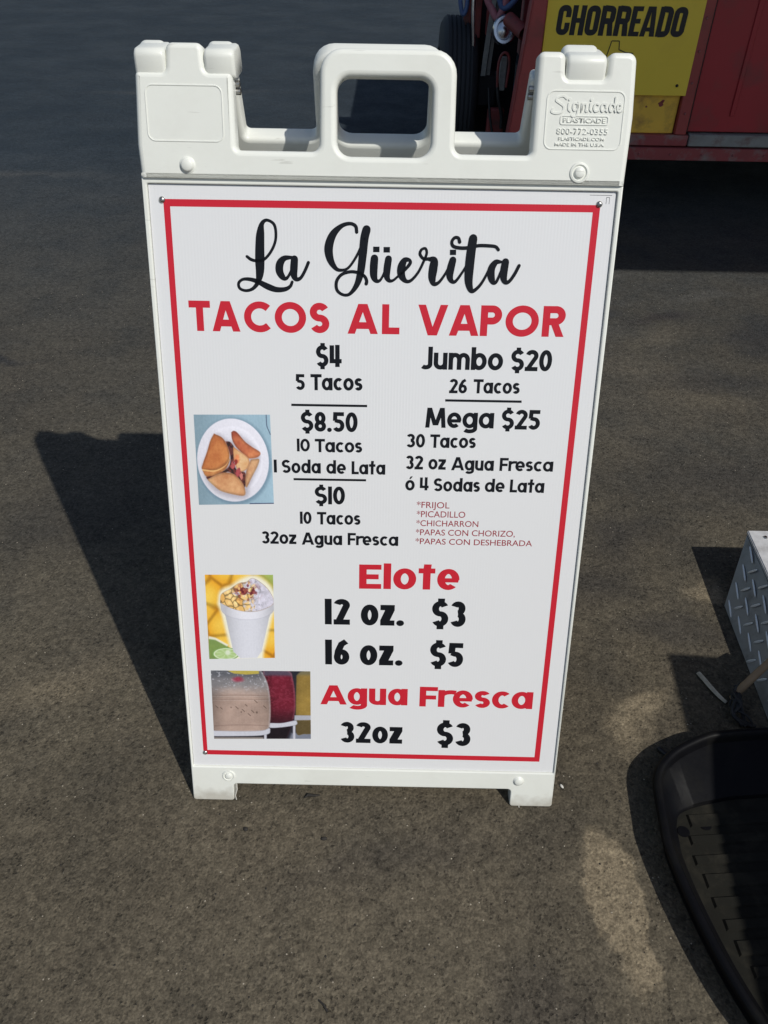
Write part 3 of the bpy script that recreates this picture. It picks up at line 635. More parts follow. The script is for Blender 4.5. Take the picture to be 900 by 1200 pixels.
ring = fillet([(-0.0035, -0.069, 0.005), (0.067, -0.069, 0.005), (0.067, -0.034, 0.006), (0.540, -0.034, 0.006), (0.540, -0.069, 0.005), (0.6125, -0.069, 0.005),
               (0.6155, 0.45, 0), (0.6165, 0.926, 0), (-0.0065, 0.926, 0), (-0.0055, 0.45, 0)])
hole = fillet([(0, 0, 0.002), (0, PH, 0.002), (PW, PH, 0.002), (PW, 0, 0.002)])
me_ring = plate_mesh([ring, hole], FB, FF, 0.0018, 2)
hdr = fillet([(-0.0055, 0.9195, 0.001), (0.6165, 0.9195, 0.001), (0.6185, 1.0, 0), (0.6150, 1.072, 0.011), (0.5805, 1.072, 0.009), (0.5795, 1.043, 0.006), (0.5295, 1.043, 0.006), (0.528, 1.072, 0.009),
              (0.4945, 1.072, 0.008), (0.494, 0.955, 0.006), (0.3965, 0.955, 0.010), (0.3955, 1.072, 0.028), (0.2265, 1.072, 0.028), (0.2245, 0.955, 0.010), (0.1185, 0.955, 0.006),
              (0.1175, 1.043, 0.005), (0.0845, 1.043, 0.006), (0.0820, 1.075, 0.009), (0.0370, 1.075, 0.009), (0.0345, 1.043, 0.006), (-0.0035, 1.043, 0.006), (-0.0075, 0.96, 0)], seg=6)
hhole = fillet([(0.2465, 0.950, 0.018), (0.2465, 1.0405, 0.017), (0.3665, 1.0405, 0.017), (0.3665, 0.950, 0.018)], seg=6)
me_hdr = plate_mesh([hdr, hhole], FB, HF, 0.0070, 4)
def plate_step(u0, u1, v0, v1, r, z0, z1, bev):   # low embossed rim/plate
    return plate_mesh([fillet([(u0, v0, r), (u1, v0, r), (u1, v1, r), (u0, v1, r)], 5)], z0, z1, bev, 2)
I4 = Matrix.Identity(4)
me_frame = join_meshes([(me_ring, I4), (me_hdr, I4)])
def make_frame(name, Mx):
    me = me_frame.copy(); fr = link_mesh(name, me, M_plastic, sign, smooth=40); fr.matrix_local = Mx
    return fr
front = make_frame("front_frame", Mf)
rear = make_frame("rear_frame", Mr)

# panels sunk into / raised from the two ears (outlined by a fine groove)
def label_rim(u0, u1, v0, v1):
    o_ = fillet([(u0, v0, 0.010), (u1, v0, 0.010), (u1, v1, 0.010), (u0, v1, 0.010)], 6)
    i_ = fillet([(u0+0.0016, v0+0.0016, 0.0085), (u1-0.0016, v0+0.0016, 0.0085), (u1-0.0016, v1-0.0016, 0.0085), (u0+0.0016, v1-0.0016, 0.0085)], 6)
    return plate_mesh([o_, i_], HF-0.002, HF+0.0007, 0.0004, 1)
rimL = label_rim(0.0075, 0.1045, 0.9635, 1.0285)
rimR = label_rim(0.508, 0.606, 0.962, 1.0295)
link_mesh("raised_outline", rimL, M_plastic, front, 40); link_mesh("raised_outline", rimR, M_plastic, front, 40)

# bosses: two proud, two sunk-looking rings as in the photograph
def boss(cu, cv, z, r=0.0085, proud=0.005):
    bm = bmesh.new(); prof = [(r*1.35, -0.002), (r*1.22, 0.0004), (r*1.02, 0.0009), (r*0.9, proud*0.75), (r*0.72, proud), (0.0, proud)]
    n = 28; rings = []
    for (rr, zz) in prof[:-1]: rings.append([bm.verts.new((cu+rr*math.cos(2*math.pi*i/n), cv+rr*math.sin(2*math.pi*i/n), z+zz)) for i in range(n)])
    for a, b in zip(rings, rings[1:]):
        for i in range(n): bm.faces.new((a[i], a[(i+1) % n], b[(i+1) % n], b[i]))
    bm.faces.new(rings[-1]); return bm
def dimple(cu, cv, z, r=0.0085):
    """shallow ring-shaped socket with a raised centre"""
    bm = bmesh.new(); prof = [(r*1.5, 0.0), (r*1.4, 0.0018), (r*1.15, 0.0022), (r*0.98, 0.0003), (r*0.80, 0.0006), (r*0.70, 0.0030), (r*0.60, 0.0036)]
    n = 28; rings = []
    for (rr, zz) in prof: rings.append([bm.verts.new((cu+rr*math.cos(2*math.pi*i/n), cv+rr*math.sin(2*math.pi*i/n), z-0.0003+zz)) for i in range(n)])
    for a, b in zip(rings, rings[1:]):
        for i in range(n): bm.faces.new((a[i], a[(i+1) % n], b[(i+1) % n], b[i]))
    bm.faces.new(rings[-1]); return bm
for fr in (front, rear):
    link_mesh("round_boss", boss(0.0555, 0.9365, HF), M_plastic, fr, 50)
    link_mesh("round_boss", dimple(0.5570, 0.9355, HF), M_plastic, fr, 50)
    link_mesh("round_boss", dimple(0.0595, -0.0175, FF, 0.0075), M_plastic, fr, 50)
    link_mesh("round_boss", boss(0.5515, -0.0165, FF, 0.0075, 0.004), M_plastic, fr, 50)

# hinge knuckles: rounded barrels round the hinge line, interleaved between the two halves
def knuckle(u0, u1, parent, Mx, wide=0.025, up=0.019):
    inv = Mx.inverted()
    prof = fillet([(-wide, -0.004, 0.006), (wide, -0.004, 0.006), (wide-0.003, up, 0.010), (-wide+0.003, up, 0.010)], 5)
    bm = bmesh.new(); ends = []
    k = 0.0045
    sl = [(u0, 0.86), (u0+k*0.3, 0.95), (u0+k, 1.0), (u1-k, 1.0), (u1-k*0.3, 0.95), (u1, 0.86)]
    rings = []
    for u, s in sl:
        x = O.x+u
        if parent is rear: x = -x
        rings.append([bm.verts.new(inv @ Vector((x if parent is not rear else -x, p[0]*s, Zh + p[1]*s - (1-s)*0.002))) for p in prof])
    n = len(prof)
    for a, b in zip(rings, rings[1:]):
        for i in range(n): bm.faces.new((a[i], a[(i+1) % n], b[(i+1) % n], b[i]))
    bm.faces.new(rings[0][::-1]); bm.faces.new(rings[-1])
    bmesh.ops.recalc_face_normals(bm, faces=bm.faces)
    return link_mesh("hinge_knuckle", bm, M_plastic, parent, 50)
for u0, u1 in ((0.0385, 0.0805), (0.4975, 0.527), (0.5825, 0.6135)): knuckle(u0, u1, front, Mf, wide=0.020, up=0.020)
for u0, u1 in ((-0.003, 0.0358), (0.0832, 0.1215), (0.5298, 0.5788)): knuckle(u0, u1, rear, Mr, wide=0.0290, up=0.0285)
inv = Mf.inverted()
for u in (0.1195, 0.4925):
    for dy, dz in ((-0.012, -0.012), (-0.010, -0.021)):
        c = Vector((O.x+u, dy, Zh+dz)); bm = tube(bmesh.new(), [inv @ (c+Vector((-0.004, 0, 0))), inv @ (c+Vector((0.0035, 0, 0)))], 0.0042, 12)
        link_mesh("hinge_rivet", bm, M_steel, front, 40)

# moulded lettering on the right ear
def moulded(s, u0, u1, v, h, bold=0.0, shear=0.0, spacing=1.0):
    me = text_mesh(s, h, 0.0011, bold, (u1-u0) if u1 else None, shear, spacing)
    me.transform(Matrix.Translation((u0, v, HF-0.0003)))
    return link_mesh("moulded_lettering", me, M_emboss, front)
# flowing brand script, drawn with strokes
def script_mesh(strokes, z, mtl, name, parent, thick=0.0):
    bm = bmesh.new(); zi = 0
    for st in strokes:
        pts = smooth_path(st, 6) if len(st) > 2 else [np.array(p) for p in st]
        if len(st) == 2: pts = [pts[0]*(1-t)+pts[1]*t for t in (0, 0.5, 1)]
        zz = z + zi*0.00002; zi += 1
        ribbon(bm, pts, [p[2] for p in pts], False, zz, lambda x, y: (x, y))
        if len(st) > 2:
            for q in (pts[0], pts[-1]): zi += 1; disc(bm, (q[0], q[1]), q[2]/2*0.97, z+zi*0.00002, lambda x, y: (x, y))
    if thick:
        r = bmesh.ops.extrude_face_region(bm, geom=list(bm.faces))
        for g in r['geom']:
            if isinstance(g, bmesh.types.BMVert): g.co.z += thick
    return link_mesh(name, bm, mtl, parent)
S0 = (0.5165, 1.0035)
def sg(pts, w=0.0021): return [(S0[0]+x, S0[1]+y, w) for x, y in pts]
sg_str = [sg([(0.0165, 0.0165), (0.012, 0.0195), (0.006, 0.018), (0.0035, 0.0145), (0.008, 0.0115), (0.0135, 0.0075), (0.012, 0.002), (0.005, 0.0), (-0.001, 0.0015), (0.0, 0.005)], 0.0024),
          sg([(0.0195, 0.0115), (0.0195, 0.005), (0.022, 0.0025)]), sg([(0.0198, 0.0155), (0.0202, 0.0162), (0.0203, 0.016)], 0.0026),
          sg([(0.031, 0.011), (0.0265, 0.0115), (0.025, 0.007), (0.027, 0.0035), (0.0305, 0.006), (0.031, 0.0115), (0.031, 0.0), (0.027, -0.0035), (0.0235, -0.002)]),
          sg([(0.036, 0.0115), (0.036, 0.003), (0.037, 0.009), (0.040, 0.0115), (0.0415, 0.0085), (0.0415, 0.003), (0.0435, 0.003)]),
          sg([(0.0465, 0.0115), (0.0465, 0.005), (0.0485, 0.003)]), sg([(0.0468, 0.0155), (0.0472, 0.0162), (0.0473, 0.016)], 0.0026),
          sg([(0.0565, 0.0105), (0.053, 0.0115), (0.051, 0.007), (0.053, 0.003), (0.0575, 0.004)]),
          sg([(0.0655, 0.0105), (0.062, 0.0115), (0.060, 0.007), (0.062, 0.003), (0.0655, 0.006)]), sg([(0.0662, 0.0115), (0.066, 0.005), (0.068, 0.003)]),
          sg([(0.0760, 0.0105), (0.0725, 0.0115), (0.0705, 0.007), (0.0725, 0.003), (0.076, 0.006)]), sg([(0.0772, 0.019), (0.0768, 0.008), (0.0782, 0.003)]),
          sg([(0.0805, 0.006), (0.0845, 0.008), (0.0835, 0.0115), (0.0805, 0.010), (0.0805, 0.005), (0.083, 0.003), (0.0865, 0.0045)])]
script_mesh(sg_str, HF-0.0003, M_emboss, "moulded_lettering", front, 0.0012)
o_ = fillet([(0.5265, 0.9905, 0.003), (0.5875, 0.9905, 0.003), (0.5875, 1.0015, 0.003), (0.5265, 1.0015, 0.003)], 4)
i_ = fillet([(0.5280, 0.9920, 0.002), (0.5860, 0.9920, 0.002), (0.5860, 1.0000, 0.002), (0.5280, 1.0000, 0.002)], 4)
link_mesh("raised_outline", plate_mesh([o_, i_], HF-0.001, HF+0.0008, 0.0003, 1), M_plastic, front)
moulded("PLASTICADE", 0.5305, 0.5835, 0.9933, 0.0055, 0.012)
moulded("800-772-0355", 0.5235, 0.5880, 0.9800, 0.0070, 0.008)
moulded("PLASTICADE.COM", 0.5265, 0.5840, 0.9730, 0.0038, 0.008)
moulded("MADE IN THE U.S.A.", 0.5225, 0.5850, 0.9665, 0.0038, 0.008)

# boards
def board(parent_M, name):
    bm = B((0.0005, 0.0005, -0.0045), (PW-0.0005, PH-0.0005, -0.0006), 0.0004, 1)
    o = link_mesh(name, bm, M_board, sign); o.matrix_local = parent_M
    return o
bk = B((-0.001, -0.001, -0.017), (PW+0.001, PH+0.001, -0.0052))
o = link_mesh("backing_panel", bk, M_plastic, sign); o.matrix_local = Mf
o2 = o.copy(); col.objects.link(o2); o2.parent = sign; o2.matrix_local = Mr
poster = board(Mf, "menu_poster")
board(Mr, "blank_rear_poster")
Z0 = -0.0006
# red border
bm = bmesh.new()
oc = [(0.0185, 0.0225), (0.5845, 0.0215), (0.5900, 0.8975), (0.0190, 0.8955)]
ic = [(0.0255, 0.0315), (0.5755, 0.0305), (0.5810, 0.8885), (0.0275, 0.8865)]
ov = [bm.verts.new((*p, Z0+0.00008)) for p in oc]; iv = [bm.verts.new((*p, Z0+0.00008)) for p in ic]
for i in range(4): bm.faces.new((ov[i], ov[(i+1) % 4], iv[(i+1) % 4], iv[i]))
link_mesh("red_border", bm, M_inkred, poster)
# printed words (one object per printed word or price)
for (s, st, u0, u1, v0, v1, h) in WORDS:
    if st == 'I':
        me = text_mesh(s, h, 0, 0.004, u1-u0); me.transform(Matrix.Translation((u0, v0, Z0+0.00008)))
        me.transform(Matrix(((1, 0, 0, 0), ((v1-v0)/(u1-u0), 1, 0, -(v1-v0)/(u1-u0)*u0), (0, 0, 1, 0), (0, 0, 0, 1))))
        link_mesh("ingredient_lettering", me, M_inkthin, poster)
    else:
        bm = word_bm(bmesh.new(), s, st, u0, u1, v0, v1, h, Z0+0.00008)
        red = st in 'RE'
        link_mesh("heading_lettering" if red else "price_lettering" if any(c.isdigit() for c in s) else "menu_lettering", bm, M_inkred if red else M_inkblack, poster)
for (a, b) in RULES:
    bm = bmesh.new(); ribbon(bm, [a, b], [0.0034]*2, False, Z0+0.00009, lambda x, y: (x, y))
    link_mesh("divider_line", bm, M_inkblack, poster)
WIDE = [[(a, b + (0.0 if len(st) > 2 else 0.0016) - (0.0022 if (len(st) > 2 and i_ == 0 and st[0][2] > 0.0065 and len(st) in (6, 7)) else 0), (c*1.12+0.0012) if len(st) > 2 else c*0.88) for i_, (a, b, c) in enumerate(st)] for st in SCRIPT_STROKES]
script_mesh(WIDE[:5], Z0+0.0001, M_inkblack, "title_lettering", poster)
script_mesh(WIDE[5:], Z0+0.0001, M_inkblack, "title_lettering", poster)

# screws in the corners
def screw(u, v, parent):
    bm = bmesh.new(); r = 0.0042; n = 20; prof = [(r, 0.0), (r, 0.0006), (r*0.85, 0.0018), (r*0.5, 0.0027), (r*0.28, 0.0029), (r*0.26, 0.0012)]
    rings = [[bm.verts.new((u+a*math.cos(2*math.pi*i/n), v+a*math.sin(2*math.pi*i/n), Z0+z)) for i in range(n)] for a, z in prof]
    for a, b in zip(rings, rings[1:]):
        for i in range(n): bm.faces.new((a[i], a[(i+1) % n], b[(i+1) % n], b[i]))
    bm.faces.new(rings[-1]); o = link_mesh("screw", bm, M_steel, parent, 35); return o
screw(0.0175, 0.8945, poster); screw(0.5885, 0.8985, poster); screw(0.0215, 0.0265, poster)
# small printer's mark in the top right corner of the board
bm = bmesh.new()
for a, b in (((0.597, 0.907), (0.597, 0.899)), ((0.601, 0.907), (0.601, 0.899)), ((0.597, 0.907), (0.601, 0.907)), ((0.575, 0.9095), (0.604, 0.9095))):
    ribbon(bm, [a, b], [0.0005]*2, False, Z0+0.00009, lambda x, y: (x, y))
link_mesh("corner_mark", bm, M_inkblack, poster)
# stray threads of plastic at the feet
bm = tube(bmesh.new(), [(0.072, -0.034, 0.002), (0.0725, -0.045, 0.004), (0.069, -0.058, 0.004), (0.070, -0.068, 0.002)], 0.0009, 6)
link_mesh("plastic_thread", bm, M_thread, front)
bm = tube(bmesh.new(), [(0.556, -0.067, 0.002), (0.5575, -0.075, 0.006), (0.559, -0.083, 0.012)], 0.0007, 6)
link_mesh("plastic_thread", bm, M_thread, front)

# ------------------------------------------------------------------ the three printed pictures, painted point by point on a fine grid
def fbm(X, Y, f, seed=0, octv=4):
    """cheap value noise, vectorised"""
    out = np.zeros_like(X); amp = 0.5
    rs = np.random.RandomState(seed)
    for o_i in range(octv):
        G = rs.rand(64, 64); x = X*f+17.3*o_i+40; y = Y*f+9.1*o_i+40
        xi = np.floor(x).astype(int); yi = np.floor(y).astype(int); fx = x-xi; fy = y-yi
        fx = fx*fx*(3-2*fx); fy = fy*fy*(3-2*fy)
        g = lambda a, b: G[a % 64, b % 64]
        out += amp*((g(xi, yi)*(1-fx)+g(xi+1, yi)*fx)*(1-fy) + (g(xi, yi+1)*(1-fx)+g(xi+1, yi+1)*fx)*fy)
        amp *= 0.5; f *= 2
    return out
def cells(X, Y, f, seed=0, jit=0.9):
    rs = np.random.RandomState(seed); G = rs.rand(64, 64, 2)
    x = X*f+20; y = Y*f+20; xi = np.floor(x).astype(int); yi = np.floor(y).astype(int)
    d1 = np.full(X.shape, 9.); d2 = np.full(X.shape, 9.); idv = np.zeros(X.shape)
    for dx in (-1, 0, 1):
        for dy in (-1, 0, 1):
            cx = xi+dx; cy = yi+dy; g = G[cx % 64, cy % 64]
            d = np.hypot(cx+0.5+(g[..., 0]-0.5)*jit-x, cy+0.5+(g[..., 1]-0.5)*jit-y)
            up = d < d1; d2 = np.where(up, d1, np.minimum(d2, d)); idv = np.where(up, g[..., 0]+g[..., 1]*0.7, idv); d1 = np.minimum(d1, d)
    return d1, d2, idv
sm = lambda a, b, x: np.clip((x-a)/(b-a), 0, 1)**2*(3-2*np.clip((x-a)/(b-a), 0, 1))
def lay(img, mask, c):
    c = np.array(c, float)
    if c.ndim == 1: c = np.broadcast_to(c, img.shape)
    return img*(1-mask[..., None]) + c*mask[..., None]
def poly_mask(X, Y, pts, soft=0.01):
    """signed-distance mask of a polygon"""
    d = np.full(X.shape, 1e9); inside = np.zeros(X.shape, bool); n = len(pts)
    for i in range(n):
        x0, y0 = pts[i]; x1, y1 = pts[(i+1) % n]; ex, ey = x1-x0, y1-y0
        t = np.clip(((X-x0)*ex+(Y-y0)*ey)/(ex*ex+ey*ey), 0, 1)
        d = np.minimum(d, np.hypot(X-x0-t*ex, Y-y0-t*ey))
        c = ((y0 > Y) != (y1 > Y)) & (X < (x1-x0)*(Y-y0)/(y1-y0+1e-12)+x0); inside ^= c
    s = np.where(inside, d, -d)
    return sm(-soft, soft, s), s
def curve_poly(pts, k=6): return [tuple(p) for p in smooth_path(list(pts)+[pts[0]], k)][:-1]

def quadmap(tl, tr_, br, bl):
    """measured outline points -> 0..1 inside a slightly skewed picture"""
    def f(pts):
        out = []
        for x, y in pts:
            t = (y-tl[1])/(bl[1]-tl[1]); l = tl[0]+(bl[0]-tl[0])*t; r = tr_[0]+(br[0]-tr_[0])*t
            out.append(((x-l)/(r-l), t))
        return out
    return f
def paint_tacos(X, Y):      # X 0..1 left to right, Y 0..1 top to bottom
    q = quadmap((52, 55), (565, 62), (585, 668), (100, 668)); C_ = lambda pts: curve_poly(q(pts))
    img = np.empty(X.shape+(3,)); img[:] = (0.60, 0.71, 0.77)
    img *= (0.88+0.18*X+0.10*(fbm(X, Y, 3, 1)-0.5))[..., None]
    img = lay(img, sm(0.010, 0.0, np.abs(X-0.95-0.05*sm(0.1, 0.25, Y)))*(Y < 0.22), (0.22, 0.27, 0.38))
    d = np.hypot((X-0.485)/0.475, (Y-0.505)/0.465)
    img = lay(img, sm(1.10, 0.98, np.hypot((X-0.50)/0.475, (Y-0.52)/0.468))*0.6, (0.40, 0.50, 0.58))
    shade = 0.90+0.05*(X-Y)+0.03*sm(0.7, 0.8, d)-0.03*sm(0.8, 0.84, d)
    img = lay(img, sm(1.008, 0.985, d), np.stack([shade, shade*0.99, shade*1.03], -1))
    n2 = fbm(X, Y, 34, 4); n3 = fbm(X, Y, 12, 8)
    # soft shadow of the food on the plate
    m, sd_ = poly_mask(X, Y, C_([(120, 400), (195, 190), (300, 240), (350, 190), (490, 330), (430, 520), (395, 620), (240, 590), (150, 500)]), 0.03)
    img = lay(img, sm(-0.05, 0.03, sd_)*0.45, (0.52, 0.48, 0.52))
    m, _ = poly_mask(X, Y, C_([(268, 232), (302, 240), (335, 300), (325, 370), (345, 430), (400, 450), (398, 545), (370, 515), (330, 465), (280, 440), (238, 480), (160, 492), (150, 465), (240, 440), (292, 400), (300, 330)]), 0.008)
    img = lay(img, m, np.where((n2 > 0.50)[..., None], (0.20, 0.10, 0.10), (0.40, 0.19, 0.17)))
    def shell(img, pts, base, dark, lx, ly, seed):
        m, s_ = poly_mask(X, Y, C_(pts), 0.006); P_ = np.array(q(pts)); cx_, cy_ = P_.mean(0)
        g = ((X-cx_)*lx+(Y-cy_)*ly)*2.6                      # baked-dough gradient across the shell
        n = fbm(X, Y, 11, seed); n_ = fbm(X, Y, 30, seed+1)
        t = np.clip(0.5+g+0.9*(n-0.47)+0.5*(n_-0.47), 0, 1)[..., None]
        c = np.array(base)*t+np.array(dark)*(1-t)
        c = c*(0.80+0.20*sm(0.0, 0.035, s_))[..., None]
        return lay(img, m, c)
    img = shell(img, [(116, 425), (145, 470), (215, 455), (275, 415), (298, 350), (270, 380), (200, 420)], (0.93, 0.66, 0.40), (0.66, 0.36, 0.20), 0, 0.6, 60)
    img = shell(img, [(190, 180), (250, 212), (286, 280), (294, 345), (262, 392), (200, 425), (118, 422), (120, 380), (146, 300), (166, 228)], (0.85, 0.56, 0.32), (0.70, 0.38, 0.20), 0.5, 0.3, 10)
    edge, _ = poly_mask(X, Y, C_([(118, 420), (200, 428), (266, 396), (296, 350), (292, 362), (264, 405), (200, 438), (120, 430)]), 0.005)
    img = lay(img, edge*0.8, (0.96, 0.78, 0.52))
    img = shell(img, [(305, 172), (322, 162), (348, 176), (395, 232), (440, 268), (498, 308), (482, 340), (425, 350), (398, 330), (342, 275), (312, 222)], (0.88, 0.55, 0.36), (0.66, 0.30, 0.20), 0.5, 0.5, 20)
    img = shell(img, [(150, 492), (215, 455), (275, 444), (332, 460), (376, 510), (398, 560), (394, 606), (330, 600), (240, 572), (188, 530)], (0.93, 0.74, 0.54), (0.76, 0.50, 0.33), -0.3, 0.6, 30)
    img = shell(img, [(436, 356), (490, 354), (480, 402), (442, 480), (410, 548), (400, 520), (408, 425)], (0.93, 0.75, 0.55), (0.74, 0.50, 0.36), 0.8, 0.0, 40)
    m, s_ = poly_mask(X, Y, C_([(318, 268), (362, 300), (414, 340), (426, 380), (402, 428), (356, 436), (332, 385), (320, 320)]), 0.006)
    img = lay(img, m, np.stack([0.93-0.10*n3, 0.80-0.25*n3, 0.62-0.30*n3], -1)); img = lay(img, m*sm(0.02, 0.0, s_)*0.5, (0.62, 0.36, 0.24))
    for (x_, y_, r_, c_) in ((345, 350, 0.045, (0.90, 0.55, 0.36)), (318, 400, 0.040, (0.72, 0.34, 0.34)), (352, 445, 0.042, (0.70, 0.30, 0.32)), (372, 470, 0.030, (0.84, 0.50, 0.46)), (336, 378, 0.025, (0.62, 0.22, 0.2))):
        (u_, v_), = q([(x_, y_)]); dd = np.hypot(X-u_, (Y-v_)*0.7+(X-u_)*0.3)+0.02*(n2-0.47)*2
        img = lay(img, sm(r_, r_*0.55, dd), np.array(c_)*(0.85+0.3*n2[..., None]))
    img = lay(img, (sm(0.985, 0.995, Y)*(X > 0.68)), (0.12, 0.2, 0.36))
    return img+(fbm(X, Y, 60, 91)-0.47)[..., None]*0.06

def paint_corn(X, Y):
    q = quadmap((60, 62), (502, 68), (518, 608), (90, 608)); C_ = lambda pts: curve_poly(q(pts))
    Xr = X*0.75+Y*0.35; Yr = Y*0.85-X*0.30
    d1, d2, idv = cells(Xr, Yr, 3.6, 5, 0.5); e = sm(0.0, 0.22, d2-d1)
    img = (np.array((0.96, 0.74, 0.24))+(idv[..., None]-0.8)*np.array((0.03, 0.07, 0.06)))*(0.80+0.22*e[..., None])
    img = img + sm(0.55, 0.0, d1)[..., None]*np.array((0.03, 0.08, 0.10)) - (sm(0.3, 0.8, d1)*0.10)[..., None]*np.array((0.2, 1, 1))
    img = lay(img, sm(0.62, 0.98, X-Y*1.1)*0.9, (0.62, 0.74, 0.40))
    m, s_ = poly_mask(X, Y, C_([(150, 245), (165, 170), (230, 138), (300, 95), (370, 72), (440, 100), (500, 165), (520, 250), (490, 340), (440, 560), (420, 620), (270, 620), (215, 470), (180, 330)]), 0.03)
    img = lay(img, sm(-0.055, 0.02, s_), (0.99, 0.97, 0.88))
    m, _ = poly_mask(X, Y, q([(85, 468), (130, 478), (205, 520), (250, 560), (250, 612), (85, 612)]), 0.008)
    img = lay(img, m, np.stack([0.46+0.12*fbm(X, Y, 7, 3), 0.56+0.12*fbm(X, Y, 7, 3), 0.33+0*X], -1))
    m, _ = poly_mask(X, Y, q([(85, 455), (130, 466), (215, 515), (205, 525), (130, 482), (85, 474)]), 0.01); img = lay(img, m*0.9, (0.95, 0.95, 0.90))
    (u_, v_), = q([(198, 575)]); dl = np.hypot((X-u_)/0.21, (Y-v_)/0.078)
    img = lay(img, sm(1.03, 0.98, dl), (0.50, 0.66, 0.34)); img = lay(img, sm(0.93, 0.86, dl), (0.88, 0.93, 0.78))
    an = np.arctan2((Y-v_)*2.6, X-u_); seg_ = 0.5+0.5*np.cos(an*8)
    img = lay(img, sm(0.82, 0.76, dl)*(0.55+0.35*seg_), (0.68, 0.80, 0.50)); img = lay(img, sm(0.06, 0.02, np.hypot(X-u_-0.03, (Y-v_)*1.3+0.02))*0.8, (0.93, 0.95, 0.88))
    sh = 0.93-0.16*np.clip(np.abs((X-0.62)/0.34), 0, 1)**2.2
    m, _ = poly_mask(X, Y, q([(178, 280), (500, 285), (478, 340), (432, 560), (402, 606), (292, 606), (246, 560), (196, 330)]), 0.006)
    img = lay(img, m, np.stack([sh*0.965, sh*0.965, sh*1.0], -1))
    lipc, sl_ = poly_mask(X, Y, C_([(160, 238), (230, 262), (330, 285), (430, 278), (508, 245), (503, 300), (440, 338), (340, 352), (240, 338), (175, 300)]), 0.006)
    img = lay(img, lipc, np.stack([sh*1.02, sh*1.015, sh*1.05], -1)); img = lay(img, lipc*sm(0.012, 0.0, sl_)*0.28, (0.5, 0.5, 0.58))
    top, ts = poly_mask(X, Y, C_([(160, 238), (168, 185), (228, 150), (280, 116), (330, 108), (370, 84), (432, 118), (482, 170), (508, 240), (450, 280), (380, 297), (300, 293), (222, 270)]), 0.008)
    wx = (fbm(X, Y, 8, 51)-0.47)*0.12; d1, d2, idv = cells(X+wx, Y*1.25+wx*0.6, 10.5, 9, 1.0)
    kk = np.array((0.98, 0.80, 0.50))+(idv[..., None]-0.8)*np.array((0.08, 0.16, 0.22)); kk = kk*(0.58+0.42*sm(0.02, 0.26, d2-d1))[..., None]+(sm(0.35, 0.05, d1)*0.10)[..., None]
    img = lay(img, top, kk)
    cr = fbm(X, Y, 16, 5); cream = np.maximum(sm(0.60, 0.72, X+0.45*(cr-0.47)), sm(0.62, 0.70, fbm(X, Y, 9, 15)+0.25*(X-0.4)))*top
    c2 = 0.90+0.30*(fbm(X, Y, 24, 6)-0.47)-0.18*sm(0.03, 0.0, np.abs(fbm(X, Y, 13, 16)-0.47)); img = lay(img, cream, np.stack([c2*0.97, c2*0.95, c2*1.01], -1))
    (u_, v_), = q([(335, 170)]); chili = sm(0.24, 0.06, np.hypot((X-u_)*0.9, (Y-v_)*1.6))*sm(0.44, 0.56, fbm(X, Y, 24, 7))*top
    img = lay(img, chili*0.95, np.where((fbm(X, Y, 40, 17) > 0.47)[..., None], (0.42, 0.13, 0.17), (0.62, 0.28, 0.26)))
    img = lay(img, sm(0.007, 0.0, np.abs(ts))*0.30, (0.45, 0.38, 0.42))
    return (img+(fbm(X, Y, 60, 92)-0.47)[..., None]*0.05)*0.97

